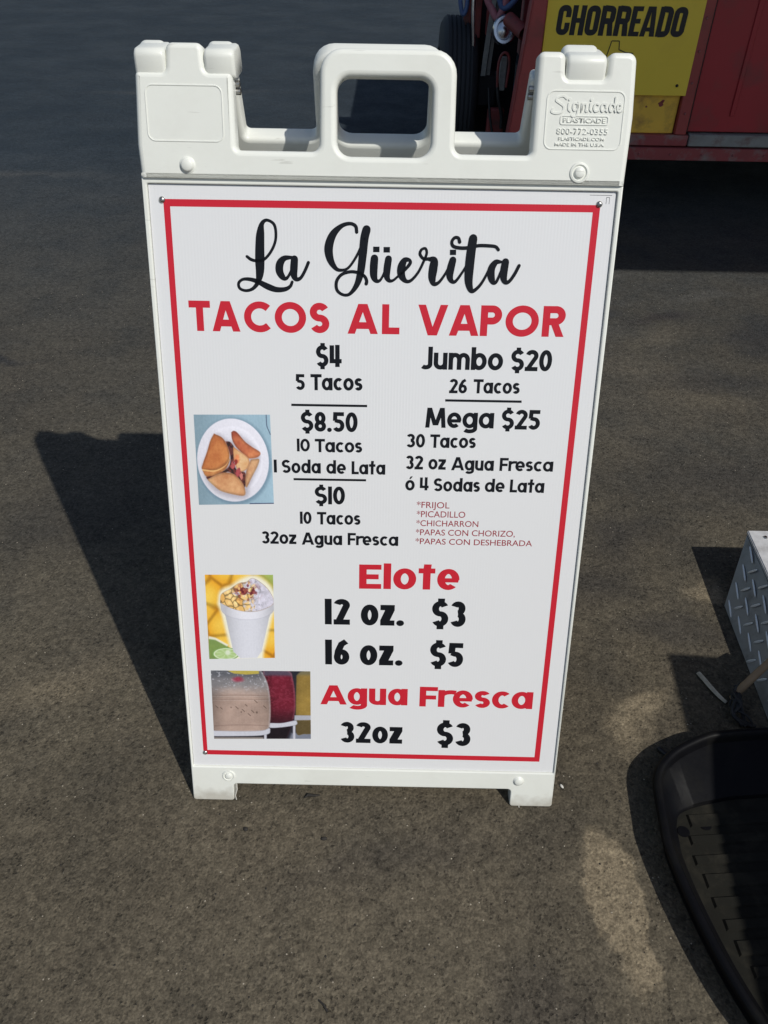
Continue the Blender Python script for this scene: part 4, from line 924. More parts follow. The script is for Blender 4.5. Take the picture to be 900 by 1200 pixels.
def paint_jars(X, Y):
    q = quadmap((100, 688), (745, 688), (745, 1128), (124, 1122)); C_ = lambda pts: curve_poly(q(pts)); Q = lambda pts: q(pts)
    n = fbm(X, Y, 7, 1); n2 = fbm(X, Y, 26, 2); n4 = fbm(X, Y, 48, 22)
    img = np.empty(X.shape+(3,)); img[:] = (0.16, 0.16, 0.20)
    def jar(img, pts, c, cx_, rx_):
        m, s_ = poly_mask(X, Y, C_(pts), 0.008); cyl = 1.10-0.38*np.clip(np.abs((X-cx_)/rx_), 0, 1)**2.5
        return lay(img, m, np.array(c)*(cyl*(0.86+0.28*n))[..., None]), m, s_
    def rail(img, pts, c=(0.86, 0.86, 0.90)):
        m, s_ = poly_mask(X, Y, C_(pts) if len(pts) > 4 else Q(pts), 0.006); img = lay(img, m, c); return lay(img, m*sm(0.010, 0, s_)*0.35, (0.45, 0.45, 0.5))
    m, _ = poly_mask(X, Y, Q([(620, 1085), (760, 1075), (760, 1140), (600, 1140)]), 0.02); img = lay(img, m, (0.52, 0.54, 0.60))
    img, m, s_ = jar(img, [(655, 715), (690, 690), (770, 690), (770, 960), (760, 1075), (700, 1090), (652, 1080), (650, 900)], (0.60, 0.49, 0.24), 0.98, 0.16)
    img = lay(img, m*sm(0.09, 0.02, Y)*0.6, (0.40, 0.42, 0.40)); img = lay(img, m*sm(0.68, 0.74, Y)*0.7, (0.30, 0.26, 0.18))
    img = rail(img, [(640, 968), (760, 968), (760, 998), (640, 1000)], (0.74, 0.74, 0.78))
    img, m, s_ = jar(img, [(440, 680), (520, 672), (610, 690), (632, 740), (645, 830), (645, 930), (628, 1010), (590, 1110), (560, 1135), (440, 1135)], (0.45, 0.10, 0.18), 0.72, 0.15)
    img = lay(img, m*sm(0.50, 0.56, n4)*0.5, (0.60, 0.22, 0.30)); img = lay(img, m*sm(0.10, 0.04, Y+0.05*(n-0.47))*0.8, (0.34, 0.35, 0.42))
    img = lay(img, m*sm(0.45, 0.80, Y)*0.75, (0.13, 0.04, 0.08)); img = lay(img, m*sm(0.77, 0.82, Y)*0.8, (0.07, 0.06, 0.09)); img = lay(img, m*sm(0.025, 0, s_)*(Y < 0.7)*0.5, (0.70, 0.45, 0.50))
    img = rail(img, [(480, 1018), (560, 1018), (640, 1002), (655, 1006), (650, 1030), (560, 1046), (480, 1048)]); img = rail(img, [(630, 1035), (646, 1032), (646, 1130), (630, 1130)])
    img, m, s_ = jar(img, [(60, 740), (95, 690), (200, 676), (400, 680), (445, 720), (468, 770), (482, 840), (487, 940), (482, 1020), (468, 1062), (420, 1072), (100, 1072), (60, 1000)], (0.70, 0.60, 0.55), 0.30, 0.33)
    clear = np.clip(sm(0.42, 0.16, Y+0.10*(n-0.47)), 0, 1)
    img = lay(img, m*clear*0.85, np.stack([0.56+0.20*(n-0.5), 0.56+0.20*(n-0.5), 0.58+0.20*(n-0.5)], -1)); img = lay(img, m*clear*sm(0.16, 0.04, Y)*0.8, (0.36, 0.37, 0.40))
    img = lay(img, m*sm(0.60, 0.68, n4)*sm(0.34, 0.20, Y)*0.6, (0.88, 0.88, 0.92))
    for yy, a_ in ((0.35, 0.35), (0.41, 0.25), (0.79, 0.35)): img = lay(img, m*sm(0.014, 0, np.abs(Y-yy-0.03*((X-0.3)/0.3)**2*0.6))*a_, (0.46, 0.37, 0.34))
    for yy in (0.37, 0.43): img = lay(img, m*sm(0.010, 0, np.abs(Y-yy))*0.3, (0.86, 0.80, 0.77))
    mm, _ = poly_mask(X, Y, Q([(190, 680), (412, 680), (412, 706), (330, 712), (250, 706)]), 0.008); img = lay(img, mm, (0.80, 0.72, 0.34))
    (u_, v_), = q([(275, 742)]); img = lay(img, sm(0.085, 0.02, np.hypot(X-u_, (Y-v_)*1.5)+0.03*(n2-0.47))*0.8, (0.68, 0.18, 0.28))
    for (x_, y_, r_, k_) in ((312, 938, 0.020, 3), (392, 880, 0.022, 3), (398, 950, 0.018, 0), (372, 944, 0.022, 3), (298, 948, 0.012, 0), (140, 915, 0.02, 3), (350, 965, 0.02, 3), (270, 920, 0.02, 3), (232, 918, 0.01, 0), (450, 915, 0.022, 3), (330, 905, 0.015, 3), (170, 925, 0.015, 3)):
        (u_, v_), = q([(x_, y_)]); r0 = np.hypot(X-u_, (Y-v_)*0.7)
        if k_ == 1: mk = sm(0.009, 0.002, np.abs(r0-r_))
        elif k_ == 2: mk = sm(0.009, 0.002, np.abs(r0-r_))*(Y < v_)
        elif k_ == 0: mk = sm(r_, 0.003, r0)
        else: mk = sm(0.008, 0.002, np.abs((X-u_)*0.8-(Y-v_)*0.6))*(r0 < r_)
        img = lay(img, mk*0.6, (0.30, 0.24, 0.20))
    img = lay(img, m*sm(0.025, 0.0, s_)*0.45, (0.86, 0.84, 0.86))
    img = rail(img, [(90, 1068), (300, 1072), (430, 1068), (478, 1052), (484, 1066), (476, 1088), (420, 1100), (300, 1104), (90, 1102)]); img = rail(img, [(444, 1095), (462, 1092), (462, 1130), (444, 1130)])
    mm, _ = poly_mask(X, Y, Q([(90, 1106), (444, 1106), (444, 1112), (90, 1112)]), 0.006); img = lay(img, mm*0.9, (0.25, 0.23, 0.24))
    mm, _ = poly_mask(X, Y, Q([(90, 1112), (440, 1112), (440, 1130), (90, 1130)]), 0.006); img = lay(img, mm, (0.60, 0.56, 0.54))
    return (img+(fbm(X, Y, 70, 93)-0.47)[..., None]*0.07)*0.93

def print_grid(quad, nx, ny, fn, name):
    """quad: TL, TR, BR, BL in board coordinates"""
    s, t = np.meshgrid(np.linspace(0, 1, nx), np.linspace(0, 1, ny))
    q = [np.array(p) for p in quad]
    P = (q[0]*((1-s)*(1-t))[..., None] + q[1]*(s*(1-t))[..., None] + q[2]*(s*t)[..., None] + q[3]*((1-s)*t)[..., None])
    img = np.clip(fn(s, t), 0, 1); lin = np.where(img <= 0.04045, img/12.92, ((img+0.055)/1.055)**2.4)
    V = np.concatenate([P.reshape(-1, 2), np.full((nx*ny, 1), Z0+0.00008)], 1)
    i = np.arange(nx*ny).reshape(ny, nx)
    F = np.stack([i[:-1, :-1], i[1:, :-1], i[1:, 1:], i[:-1, 1:]], -1).reshape(-1, 4)
    me = bpy.data.meshes.new(name); me.from_pydata(V.tolist(), [], F.tolist())
    ca = me.color_attributes.new("print", 'FLOAT_COLOR', 'POINT')
    ca.data.foreach_set('color', np.concatenate([lin.reshape(-1, 3), np.ones((nx*ny, 1))], 1).astype(np.float32).ravel())
    return link_mesh(name, me, M_photo, poster)
o = print_grid([(0.0400, 0.608), (0.1495, 0.610), (0.1510, 0.4745), (0.0390, 0.4705)], 170, 200, paint_tacos, "printed_picture"); o['label'] = "printed photo of tacos on a round white plate"
o = print_grid([(0.0405, 0.3560), (0.1460, 0.3580), (0.1445, 0.2115), (0.0390, 0.2070)], 170, 220, paint_corn, "printed_picture"); o['label'] = "printed photo of a white cup of corn with lime"
o = print_grid([(0.0400, 0.1860), (0.2010, 0.1880), (0.2000, 0.0580), (0.0380, 0.0540)], 240, 190, paint_jars, "printed_picture"); o['label'] = "printed photo of three drink jars"
# ------------------------------------------------------------------ diamond-plate box, its sides flaring outwards slightly towards the lid
HA = 0.12
b0 = Vector((0.756, 0.487, 0.0)); b1 = Vector((0.7435, 0.14, 0.0)); A0 = Vector((0.812, 0.602, HA))
F1 = (b1-b0).normalized(); FN = F1.cross(A0-b0).normalized()
if FN.x > 0: FN = -FN
F2 = FN.cross(F1); F2 = F2 if F2.z > 0 else -F2
ctr = Vector((1.1, 0.33, 0)); bxe = empty("metal_toolbox", ctr); tag(bxe, "diamond-plate metal box with a scuffed pale lid on the ground at the right edge", "metal box")
off = -ctr; T = Matrix.Translation(off)
A1 = A0 + F1*0.43
def hexa(bot, top, z0_, z1_, bev):
    bm = bmesh.new(); vb = [bm.verts.new(Vector((p[0], p[1], z0_))+off) for p in bot]; vt = [bm.verts.new(Vector((p[0], p[1], z1_))+off) for p in top]
    bm.faces.new(vb[::-1]); bm.faces.new(vt)
    for i in range(4): bm.faces.new((vb[i], vb[(i+1) % 4], vt[(i+1) % 4], vt[i]))
    bmesh.ops.bevel(bm, geom=list(bm.edges), offset=bev, segments=2, affect='EDGES'); bmesh.ops.recalc_face_normals(bm, faces=bm.faces); return bm
link_mesh("box_body", hexa([(b0.x, b0.y), (b1.x, b1.y), (1.44, 0.14), (1.44, 0.487)], [(A0.x, A0.y), (A1.x, A1.y), (1.5, A1.y), (1.5, A0.y)], 0.001, HA-0.010, 0.0015), M_alu, bxe, 40)
lid = link_mesh("lid", hexa([(A0.x-0.001, A0.y+0.002), (A1.x-0.001, A1.y-0.003), (1.503, A1.y-0.003), (1.503, A0.y+0.002)], [(A0.x-0.001, A0.y+0.002), (A1.x-0.001, A1.y-0.003), (1.503, A1.y-0.003), (1.503, A0.y+0.002)], HA-0.0095, HA, 0.002), M_alu_top, bxe, 40)
bm = bmesh.new()
def lozenge(bm, c, d, nrm, L_=0.018, W_=0.0032, H_=0.0016):
    d = d.normalized(); s = nrm.cross(d); n = 6; ring = []
    for i in range(2*n):
        a = math.pi*i/n; x = math.cos(a); wdt = W_*abs(math.sin(a))**0.8*(1 if math.sin(a) >= 0 else -1)
        ring.append(bm.verts.new(c + d*(L_*x) + s*wdt))
    r1 = bm.verts.new(c + d*(L_*0.7) + nrm*H_); r0 = bm.verts.new(c - d*(L_*0.7) + nrm*H_)
    for i in range(n//2): bm.faces.new((ring[i], ring[i+1], r1)); 
    for i in range(n//2, n): 
        if i == n//2: bm.faces.new((ring[i], r0, r1))
        bm.faces.new((ring[i], ring[i+1], r0))
    for i in range(n, n+n//2): bm.faces.new((ring[i], ring[i+1], r0))
    for i in range(n+n//2, 2*n):
        if i == n+n//2: bm.faces.new((ring[i], r1, r0))
        bm.faces.new((ring[i], ring[(i+1) % (2*n)], r1))
L1 = (b1-b0).length
for i in range(-4, 10):
    for j in range(-7, 8):
        for sft in (0, 0.5):
            a, b = i+sft, j+sft
            # lattice measured on the face: along the base and up the slope
            p = -0.056+0.0536*a+0.0249*b; q = 0.113+0.0073*a-0.0334*b
            dr = F1*0.0472-F2*0.0119 if not sft else F1*0.020+F2*0.036
            if p < L1-0.02 and 0.012 < q < 0.120 and p > -0.116*(q/0.1315)+0.016: lozenge(bm, b0+F1*p+F2*q+FN*0.0002+off, dr, FN, 0.023 if not sft else 0.014, 0.0028)
tr = link_mesh("tread_pattern", bm, M_tread, bxe, 30); tr['kind'] = 'stuff'
for (dx, dy) in ((0.030, -0.022), (0.045, -0.085), (0.03, -0.20), (0.3, -0.02)):
    bm = bmesh.new(); bmesh.ops.create_cone(bm, cap_ends=True, segments=14, radius1=0.005, radius2=0.0035, depth=0.003, matrix=Matrix.Translation(Vector((A0.x+dx, A0.y+dy, HA+0.0013))+off))
    link_mesh("rivet", bm, M_steel, lid, 40)

# ------------------------------------------------------------------ black tub
TH = 0.052
left = [(0.670, 0.132), (0.630, 0.127), (0.600, 0.122), (0.557, 0.103), (0.521, 0.081), (0.492, 0.051), (0.479, 0.021), (0.474, -0.019), (0.471, -0.057), (0.469, -0.086), (0.473, -0.128), (0.483, -0.187), (0.497, -0.248), (0.512, -0.298), (0.530, -0.343), (0.555, -0.385), (0.59, -0.425), (0.64, -0.445)]
ax0, ax1 = Vector((0.700, 0.134)), Vector((0.745, -0.455))     # long axis
axd = (ax1-ax0).normalized(); axn = Vector((axd.y, -axd.x))
def mirror(p):
    q = Vector(p)-ax0; a = q.dot(axd); b = q.dot(axn); return tuple(ax0+axd*a-axn*b)
outl = left + [tuple(ax1)] + [mirror(p) for p in reversed(left)] + [tuple(ax0)]
outl = [tuple(p) for p in smooth_path(outl+[outl[0]], 5)][:-1]
cx = sum(p[0] for p in outl)/len(outl); cy = sum(p[1] for p in outl)/len(outl)
tub = empty("black_tub", (cx, cy, 0)); tag(tub, "black ribbed plastic tub with rounded lip sitting on the asphalt at lower right", "tub")
N = len(outl)
def inset(pts, d):      # the end wall inside slopes in much farther than the sides
    return [slope_in(p, d) for p in inset0(pts, d)]
def slope_in(p, d):
    a = (Vector(p)-ax0).dot(axd)
    return tuple(Vector(p)+axd*max(0.0, 0.16-a)*0.62) if d > 0.03 else p
def inset0(pts, d):
    out = []
    for i, p in enumerate(pts):
        a = Vector(pts[i-4]); b = Vector(pts[(i+4) % len(pts)]); t = (b-a).normalized(); nn = Vector((t.y, -t.x))
        if nn.dot(Vector((cx, cy))-Vector(p)) < 0: nn = -nn
        out.append((p[0]+nn.x*d, p[1]+nn.y*d))
    return out
prof = [(0.012, 0.002), (0.010, 0.01), (0.008, TH-0.022), (0.007, TH-0.014), (0.0, TH-0.012), (-0.002, TH-0.008), (0.001, TH-0.001), (0.007, TH+0.001), (0.012, TH-0.002), (0.014, TH-0.008), (0.017, TH-0.016), (0.031, 0.016), (0.038, 0.009)]
bm = bmesh.new(); rings = []
for d, z in prof:
    rings.append([bm.verts.new((x-cx, y-cy, z)) for x, y in inset(outl, d)])
for a, b in zip(rings, rings[1:]):
    for i in range(N): bm.faces.new((a[i], a[(i+1) % N], b[(i+1) % N], b[i]))
bmesh.ops.recalc_face_normals(bm, faces=bm.faces)
link_mesh("tub_wall", bm, M_blackpl, tub, 50)
bm = bmesh.new(); fl = [bm.verts.new((x-cx, y-cy, 0.0088)) for x, y in inset(outl, 0.0372)]; bm.faces.new(fl)
link_mesh("tub_floor", bm, M_dust, tub)
# raised cross ribs on the floor
fin = inset(outl, 0.047)
def inside(p, poly):
    c = False; n = len(poly)
    for i in range(n):
        x0, y0_ = poly[i]; x1, y1_ = poly[(i+1) % n]
        if (y0_ > p.y) != (y1_ > p.y) and p.x < (x1-x0)*(p.y-y0_)/(y1_-y0_)+x0: c = not c
    return c
for k in range(11):
    a = 0.150 + k*0.034
    c = ax0+axd*a; lo = hi = None
    for s in np.linspace(-0.24, 0.24, 97):
        p = c+axn*float(s)
        if inside(p, fin):
            lo = s if lo is None else lo; hi = s
    if lo is None or hi-lo < 0.05: continue
    Mx = Matrix.Translation((c.x-cx, c.y-cy, 0)) @ Matrix(((axn.x, axd.x, 0, 0), (axn.y, axd.y, 0, 0), (0, 0, 1, 0), (0, 0, 0, 1)))
    bm = bmesh.new(); lo_, hi_ = float(lo)+0.006, float(hi)-0.006; hw = 0.0085 if k % 3 else 0.0115
    vb = [bm.verts.new(Mx @ Vector(p)) for p in ((lo_, -hw, 0.0088), (hi_, -hw, 0.0088), (hi_, hw, 0.0088), (lo_, hw, 0.0088))]
    vt = [bm.verts.new(Mx @ Vector(p)) for p in ((lo_+0.003, -hw+0.0018, 0.0130), (hi_-0.003, -hw+0.0018, 0.0130), (hi_-0.003, hw-0.0018, 0.0130), (lo_+0.003, hw-0.0018, 0.0130))]
    bm.faces.new(vt)
    for i in range(4): bm.faces.new((vb[i], vb[(i+1) % 4], vt[(i+1) % 4], vt[i]))
    link_mesh("floor_rib", bm, M_dust, tub)
for (x, y) in ((0.520, -0.048), (0.560, -0.035)):
    bm = bmesh.new(); bmesh.ops.create_circle(bm, cap_ends=True, segments=20, radius=0.010, matrix=Matrix.Translation((x-cx, y-cy, 0.0100)))
    link_mesh("drain_hole", bm, M_blackpl, tub)

# ------------------------------------------------------------------ small things between the box and the tub
pp = [tuple(p) for p in smooth_path([(0.800, 0.262, 0.125), (0.762, 0.262, 0.100), (0.735, 0.252, 0.070), (0.712, 0.240, 0.045), (0.698, 0.235, 0.022), (0.690, 0.232, 0.006)], 5)]
o = link_mesh("bent_handle", tube(bmesh.new(), pp, [0.0075]*(len(pp)-6)+[0.007, 0.007, 0.0065, 0.006, 0.006, 0.005], 10), M_wood, None, 50)
tag(o, "bent tan handle leaning against the diamond-plate box", "handle")
pp = [tuple(p) for p in smooth_path([(0.645, 0.296, 0.003), (0.651, 0.276, 0.006), (0.658, 0.256, 0.007), (0.667, 0.238, 0.006), (0.678, 0.224, 0.003)], 5)]
bm = bmesh.new(); rows = []
for i, p in enumerate(pp):
    a = Vector(pp[max(0, i-1)]); b = Vector(pp[min(len(pp)-1, i+1)]); t = (b-a).normalized(); s = t.cross(Vector((0, 0, 1))).normalized(); wd = 0.0052*(1-0.5*(i/len(pp))**3)
    rows.append([bm.verts.new(Vector(p)+s*wd), bm.verts.new(Vector(p)+s*wd*0.5+Vector((0, 0, 0.0035))), bm.verts.new(Vector(p)-s*wd*0.5+Vector((0, 0, 0.0035))), bm.verts.new(Vector(p)-s*wd), bm.verts.new(Vector(p)-Vector((0, 0, 0.001)))])
for a, b in zip(rows, rows[1:]):
    for i in range(5): bm.faces.new((a[i], a[(i+1) % 5], b[(i+1) % 5], b[i]))
bm.faces.new(rows[0][::-1]); bm.faces.new(rows[-1])
bmesh.ops.recalc_face_normals(bm, faces=bm.faces)
o = link_mesh("curved_strip", bm, M_bone, None, 50); tag(o, "curved pale strip lying on the asphalt in front of the diamond-plate box", "strip")
bm = bmesh.new()
rr = random.Random(4)
for k in range(7):
    base = [(0.700+rr.uniform(-.008, .008), 0.246+rr.uniform(-.006, .006), 0.010+0.004*k), (0.692+rr.uniform(-.01, .01), 0.228, 0.016+rr.uniform(0, .012)), (0.686+rr.uniform(-.012, .012), 0.205, 0.012+rr.uniform(0, .012)), (0.688+rr.uniform(-.014, .014), 0.185, 0.008+rr.uniform(0, .012)), (0.700+rr.uniform(-.012, .02), 0.168, 0.005)]
    tube(bm, [tuple(p) for p in smooth_path(base, 4)], rr.choice((0.0022, 0.003, 0.0036)), 7)
o = link_mesh("tangled_cable", bm, M_cable, None, 50); tag(o, "tangle of black cable between the diamond-plate box and the tub", "cable")
bm = tube(bmesh.new(), [(0.520, 0.118, 0.004), (0.530, 0.104, 0.005), (0.546, 0.086, 0.004)], 0.0042, 8)
o = link_mesh("short_rubber_peg", bm, M_cable, None, 50); tag(o, "short dark peg lying on the asphalt behind the tub's lip", "peg")

# ------------------------------------------------------------------ red trailer
TY = 3.0
tr = empty("red_trailer", (2.4, 4.2, 0)); tag(tr, "red food trailer with worn frame, closed doors and a lower rail, parked behind the sign", "trailer")
tl = lambda lo, hi, bev=0.003, seg=1: B(lo, hi, bev, seg, Matrix.Translation((-2.4, -4.2, 0)))
def tp(name, lo, hi, m, bev=0.003, parent=None): return link_mesh(name, tl(lo, hi, bev), m, parent or tr, 40)
XR = 5.4
tp("lower_rail", (0.62, TY-0.012, 0.231), (XR, TY+0.05, 0.283), M_worn)
tp("bottom_sill", (0.62, TY-0.004, 0.289), (1.292, TY+0.05, 0.333), M_worn)
tp("threshold", (1.296, TY-0.010, 0.290), (XR, TY+0.05, 0.338), M_thresh)
bm = bmesh.new()   # corner post, leaning slightly
qs = [((0.498, 0.232), (0.600, 0.232)), ((0.556, 0.90), (0.612, 0.90)), ((0.585, 1.30), (0.635, 1.30))]
rows = [[bm.verts.new((x-2.4, y-4.2, z)) for (x, y) in ((a[0], TY-0.02), (b[0], TY-0.02), (b[0], TY+0.07), (a[0], TY+0.07))] for (a, b) in qs for z in (a[1],)]
for a, b in zip(rows, rows[1:]):
    for i in range(4): bm.faces.new((a[i], a[(i+1) % 4], b[(i+1) % 4], b[i]))
bm.faces.new(rows[0][::-1]); bm.faces.new(rows[-1])
es = [e for e in bm.edges]; bmesh.ops.bevel(bm, geom=es, offset=0.006, segments=2, affect='EDGES')
link_mesh("corner_post", bm, M_redpost, tr, 40)
tp("wall_panel", (0.605, TY+0.018, 0.3345), (1.226, TY+0.05, 1.30), M_yellow2)
tp("door_frame", (1.229, TY-0.002, 0.3345), (1.279, TY+0.05, 1.30), M_redpost)
M_door = M_red
for x0, x1, zt in ((1.285, 1.895, 1.30), (1.903, 3.2, 2.36)):
    d = tp("door", (x0, TY+0.012, 0.345), (x1, TY+0.05, zt), M_door)
    tp("door_moulding", (x0+0.165, TY+0.006, 0.41), (x0+0.185, TY+0.0115, zt-0.06), M_door, 0.002, d)
    tp("door_moulding", (x1-0.20, TY+0.006, 0.41), (x1-0.18, TY+0.0115, zt-0.06), M_door, 0.002, d)
    tp("door_handle", (x1-0.10, TY-0.03, 1.08), (x1-0.06, TY+0.0115, 1.20), M_chrome, 0.006, d)
tp("wall_panel", (3.206, TY+0.012, 0.345), (XR, TY+0.05, 2.40), M_red)
tp("side_wall", (0.62, TY+0.075, 0.5), (0.66, 5.3, 1.30), M_red)
tp("counter_top", (0.56, TY-0.03, 1.302), (1.90, 5.32, 1.34), M_chrome)
tp("side_wall", (1.86, TY+0.055, 1.342), (1.90, 5.26, 2.40), M_red)
tp("side_wall", (XR-0.04, TY+0.055, 0.3), (XR, 5.3, 2.40), M_red)
tp("floor_deck", (0.66, TY+0.055, 0.30), (XR-0.045, 5.3, 0.40), M_dark)
tp("far_wall", (0.665, 5.27, 0.405), (1.855, 5.3, 1.30), M_red)
tp("far_wall", (1.905, 5.27, 0.405), (XR-0.045, 5.3, 2.40), M_red)
tp("roof", (1.80, TY-0.03, 2.405), (XR+0.05, 5.35, 2.46), M_canvas)
for x in (0.9, 2.4, 4.0): tp("chassis_beam", (x, TY+0.3, 0.18), (x+0.08, 5.2, 0.295), M_dark)
for x in (1.05, 4.4):
    w_ = link_mesh("wheel", tube(bmesh.new(), [(x-2.4, 0.35, 0.30), (x+0.2-2.4, 0.35, 0.30)], 0.30, 28), M_tyre, tr, 40)
aw = tag(link_mesh("serving_awning", B((1.15, 0.80, 2.30), (XR, TY-0.035, 2.34), 0.01, 1), M_canvas), "long canvas awning reaching out from the red trailer", "awning")
for x in (1.9, 3.4, XR-0.3):
    link_mesh("awning_brace", tube(bmesh.new(), [(x, TY-0.04, 1.55), (x, 1.6, 2.29)], 0.018, 8), M_chrome, aw, 50)

bm = bmesh.new(); bmesh.ops.create_uvsphere(bm, u_segments=8, v_segments=5, radius=0.0055); me_riv = bpy.data.meshes.new("rivet"); bm.to_mesh(me_riv); bm.free(); me_riv.materials.append(M_worn)
def rivet_row(p0, p1, nn):
    for i in range(nn):
        t = i/(nn-1); q = bpy.data.objects.new("rivet", me_riv); col.objects.link(q); q.parent = tr; q.location = Vector(p0)*(1-t)+Vector(p1)*t-Vector((2.4, 4.2, 0))
rivet_row((0.68, TY-0.0125, 0.257), (5.2, TY-0.0125, 0.257), 34)
rivet_row((1.254, TY-0.0025, 0.42), (1.254, TY-0.0025, 1.24), 8)
link_mesh("door_seal", B((1.2795, TY+0.006, 0.345), (1.2845, TY+0.05, 1.30), 0, 1, Matrix.Translation((-2.4, -4.2, 0))), M_cable, tr)
# wheel at the trailer's left flank, tread towards the camera
wx0, wx1, wy, wr = 0.225, 0.405, 3.72, 0.335
wheel = empty("wheel", ((wx0+wx1)/2-2.4, wy-4.2, wr)); wheel.parent = tr
prof = [(0.0, 0.60), (0.006, 0.90), (0.018, 0.965), (0.034, 1.0)]
Wd = wx1-wx0
g0 = 0.034
while g0 < Wd-0.06:
    prof += [(g0+0.013, 1.0), (g0+0.0145, 0.972), (g0+0.0195, 0.972), (g0+0.021, 1.0)]; g0 += 0.021
prof += [(Wd-0.034, 1.0), (Wd-0.018, 0.965), (Wd-0.006, 0.90), (Wd, 0.60)]
bm = bmesh.new(); n = 72; rings = []
for x, k in prof:
    rings.append([bm.verts.new((x-Wd/2, k*wr*math.cos(2*math.pi*i/n), k*wr*math.sin(2*math.pi*i/n))) for i in range(n)])
for a, b in zip(rings, rings[1:]):
    for i in range(n): bm.faces.new((a[i], a[(i+1) % n], b[(i+1) % n], b[i]))
bmesh.ops.recalc_face_normals(bm, faces=bm.faces)
link_mesh("tyre", bm, M_tyre, wheel, 35)
bm = bmesh.new(); bmesh.ops.create_cone(bm, cap_ends=True, segments=36, radius1=wr*0.61, radius2=wr*0.61, depth=Wd*0.8, matrix=Matrix.Rotation(math.pi/2, 4, 'Y'))
link_mesh("rim", bm, M_dark, wheel, 40)

# hardware packed between the wheel and the corner post
def P3(name, pts, r, m, n=10, smooth=True, k=6):
    q = [tuple(p) for p in smooth_path(pts, k)] if smooth else pts
    q = [(p[0]-2.4, p[1]-4.2, p[2]) for p in q]
    return link_mesh(name, tube(bmesh.new(), q, r, n), m, tr, 50)
yb = 3.55
tp("inner_brace", (0.330, 3.62, 0.60), (0.362, 3.66, 1.3), M_redrust); tp("inner_brace", (0.378, 3.56, 0.60), (0.405, 3.60, 1.3), M_redrust); tp("inner_brace", (0.425, 3.50, 0.62), (0.455, 3.54, 1.3), M_redrust)
tp("back_plate", (0.36, 3.75, 0.12), (0.61, 3.77, 1.3), M_dark)
tp("spring_hanger", (0.455, 3.40, 0.10), (0.535, 3.44, 0.335), M_redrust, 0.008)
tp("axle_block", (0.405, 3.50, 0.32), (0.50, 3.60, 0.46), M_dark, 0.01)
P3("dangling_hose", [(0.300, 3.58, 0.95), (0.297, 3.56, 0.80), (0.315, 3.55, 0.70), (0.335, 3.55, 0.74), (0.340, 3.56, 0.95)], 0.010, M_blue)
P3("dangling_hose", [(0.400, 3.48, 0.98), (0.408, 3.46, 0.80), (0.440, 3.45, 0.73), (0.470, 3.44, 0.70), (0.50, 3.42, 0.78)], 0.016, M_pink)
P3("dangling_hose", [(0.44, 3.45, 0.95), (0.46, 3.43, 0.80), (0.49, 3.42, 0.74), (0.545, 3.40, 0.80), (0.55, 3.40, 0.95)], 0.013, M_blue)
P3("dangling_hose", [(0.355, 3.52, 0.95), (0.360, 3.50, 0.72), (0.372, 3.50, 0.58), (0.362, 3.50, 0.50)], 0.009, M_chrome)
P3("dangling_hose", [(0.452, 3.42, 0.42), (0.462, 3.38, 0.32), (0.480, 3.36, 0.24), (0.496, 3.35, 0.17)], 0.006, M_cable)
P3("dangling_hose", [(0.480, 3.38, 0.50), (0.492, 3.36, 0.40), (0.516, 3.36, 0.32), (0.520, 3.36, 0.26)], 0.009, M_cable)
bm = bmesh.new()
for x0, x1, y in ((0.418, 0.440, 3.44), (0.446, 0.462, 3.46)):
    q = [(x0+0.02, 0.80), (x0+0.008, 0.66), (x0, 0.55), (x0-0.004, 0.46)]
    vs = [[bm.verts.new((x-2.4, y-4.2+0.01*i, z)), bm.verts.new((x+x1-x0-2.4, y-4.2+0.01*i, z)), bm.verts.new((x+x1-x0-2.4, y-4.2+0.01*i+0.006, z)), bm.verts.new((x-2.4, y-4.2+0.01*i+0.006, z))] for i, (x, z) in enumerate(q)]
    for a, b in zip(vs, vs[1:]):
        for i in range(4): bm.faces.new((a[i], a[(i+1) % 4], b[(i+1) % 4], b[i]))
    bm.faces.new(vs[0]); bm.faces.new(vs[-1][::-1])
bmesh.ops.recalc_face_normals(bm, faces=bm.faces)
link_mesh("hanging_strap", bm, M_strap, tr)
# chrome lamp housing, exhaust end and shackle
bm = bmesh.new(); lc = Vector((0.492-2.4, 3.36-4.2, 0.665)); n = 26
axis = Matrix.Translation(lc) @ Matrix.Rotation(R(78), 4, 'X')
profl = [(0.052, -0.03), (0.052, 0.0), (0.046, 0.010), (0.036, 0.010), (0.030, -0.004), (0.012, 0.004), (0.0, 0.006)]
rings = [[bm.verts.new(axis @ Vector((a*math.cos(2*math.pi*i/n), a*1.15*math.sin(2*math.pi*i/n), z))) for i in range(n)] for a, z in profl[:-1]]
for a, b in zip(rings, rings[1:]):
    for i in range(n): bm.faces.new((a[i], a[(i+1) % n], b[(i+1) % n], b[i]))
bm.faces.new(rings[-1]); bmesh.ops.recalc_face_normals(bm, faces=bm.faces)
link_mesh("round_lamp", bm, M_chrome, tr, 50)
def ring_pipe(name, c, d, r, ln, m):
    d = Vector(d).normalized(); a = d.orthogonal().normalized(); b = d.cross(a); n = 20; bm = bmesh.new(); c = Vector(c)-Vector((2.4, 4.2, 0))
    pr = [(r, 0), (r, ln), (r*0.84, ln), (r*0.84, ln*0.2), (0.0, ln*0.2)]
    rings = [[bm.verts.new(c+d*t+(a*math.cos(2*math.pi*i/n)+b*math.sin(2*math.pi*i/n))*q) for i in range(n)] for q, t in pr[:-1]]
    for p, q in zip(rings, rings[1:]):
        for i in range(n): bm.faces.new((p[i], p[(i+1) % n], q[(i+1) % n], q[i]))
    bm.faces.new(rings[-1]); bm.faces.new(rings[0][::-1]); bmesh.ops.recalc_face_normals(bm, faces=bm.faces)
    return link_mesh(name, bm, m, tr, 50)
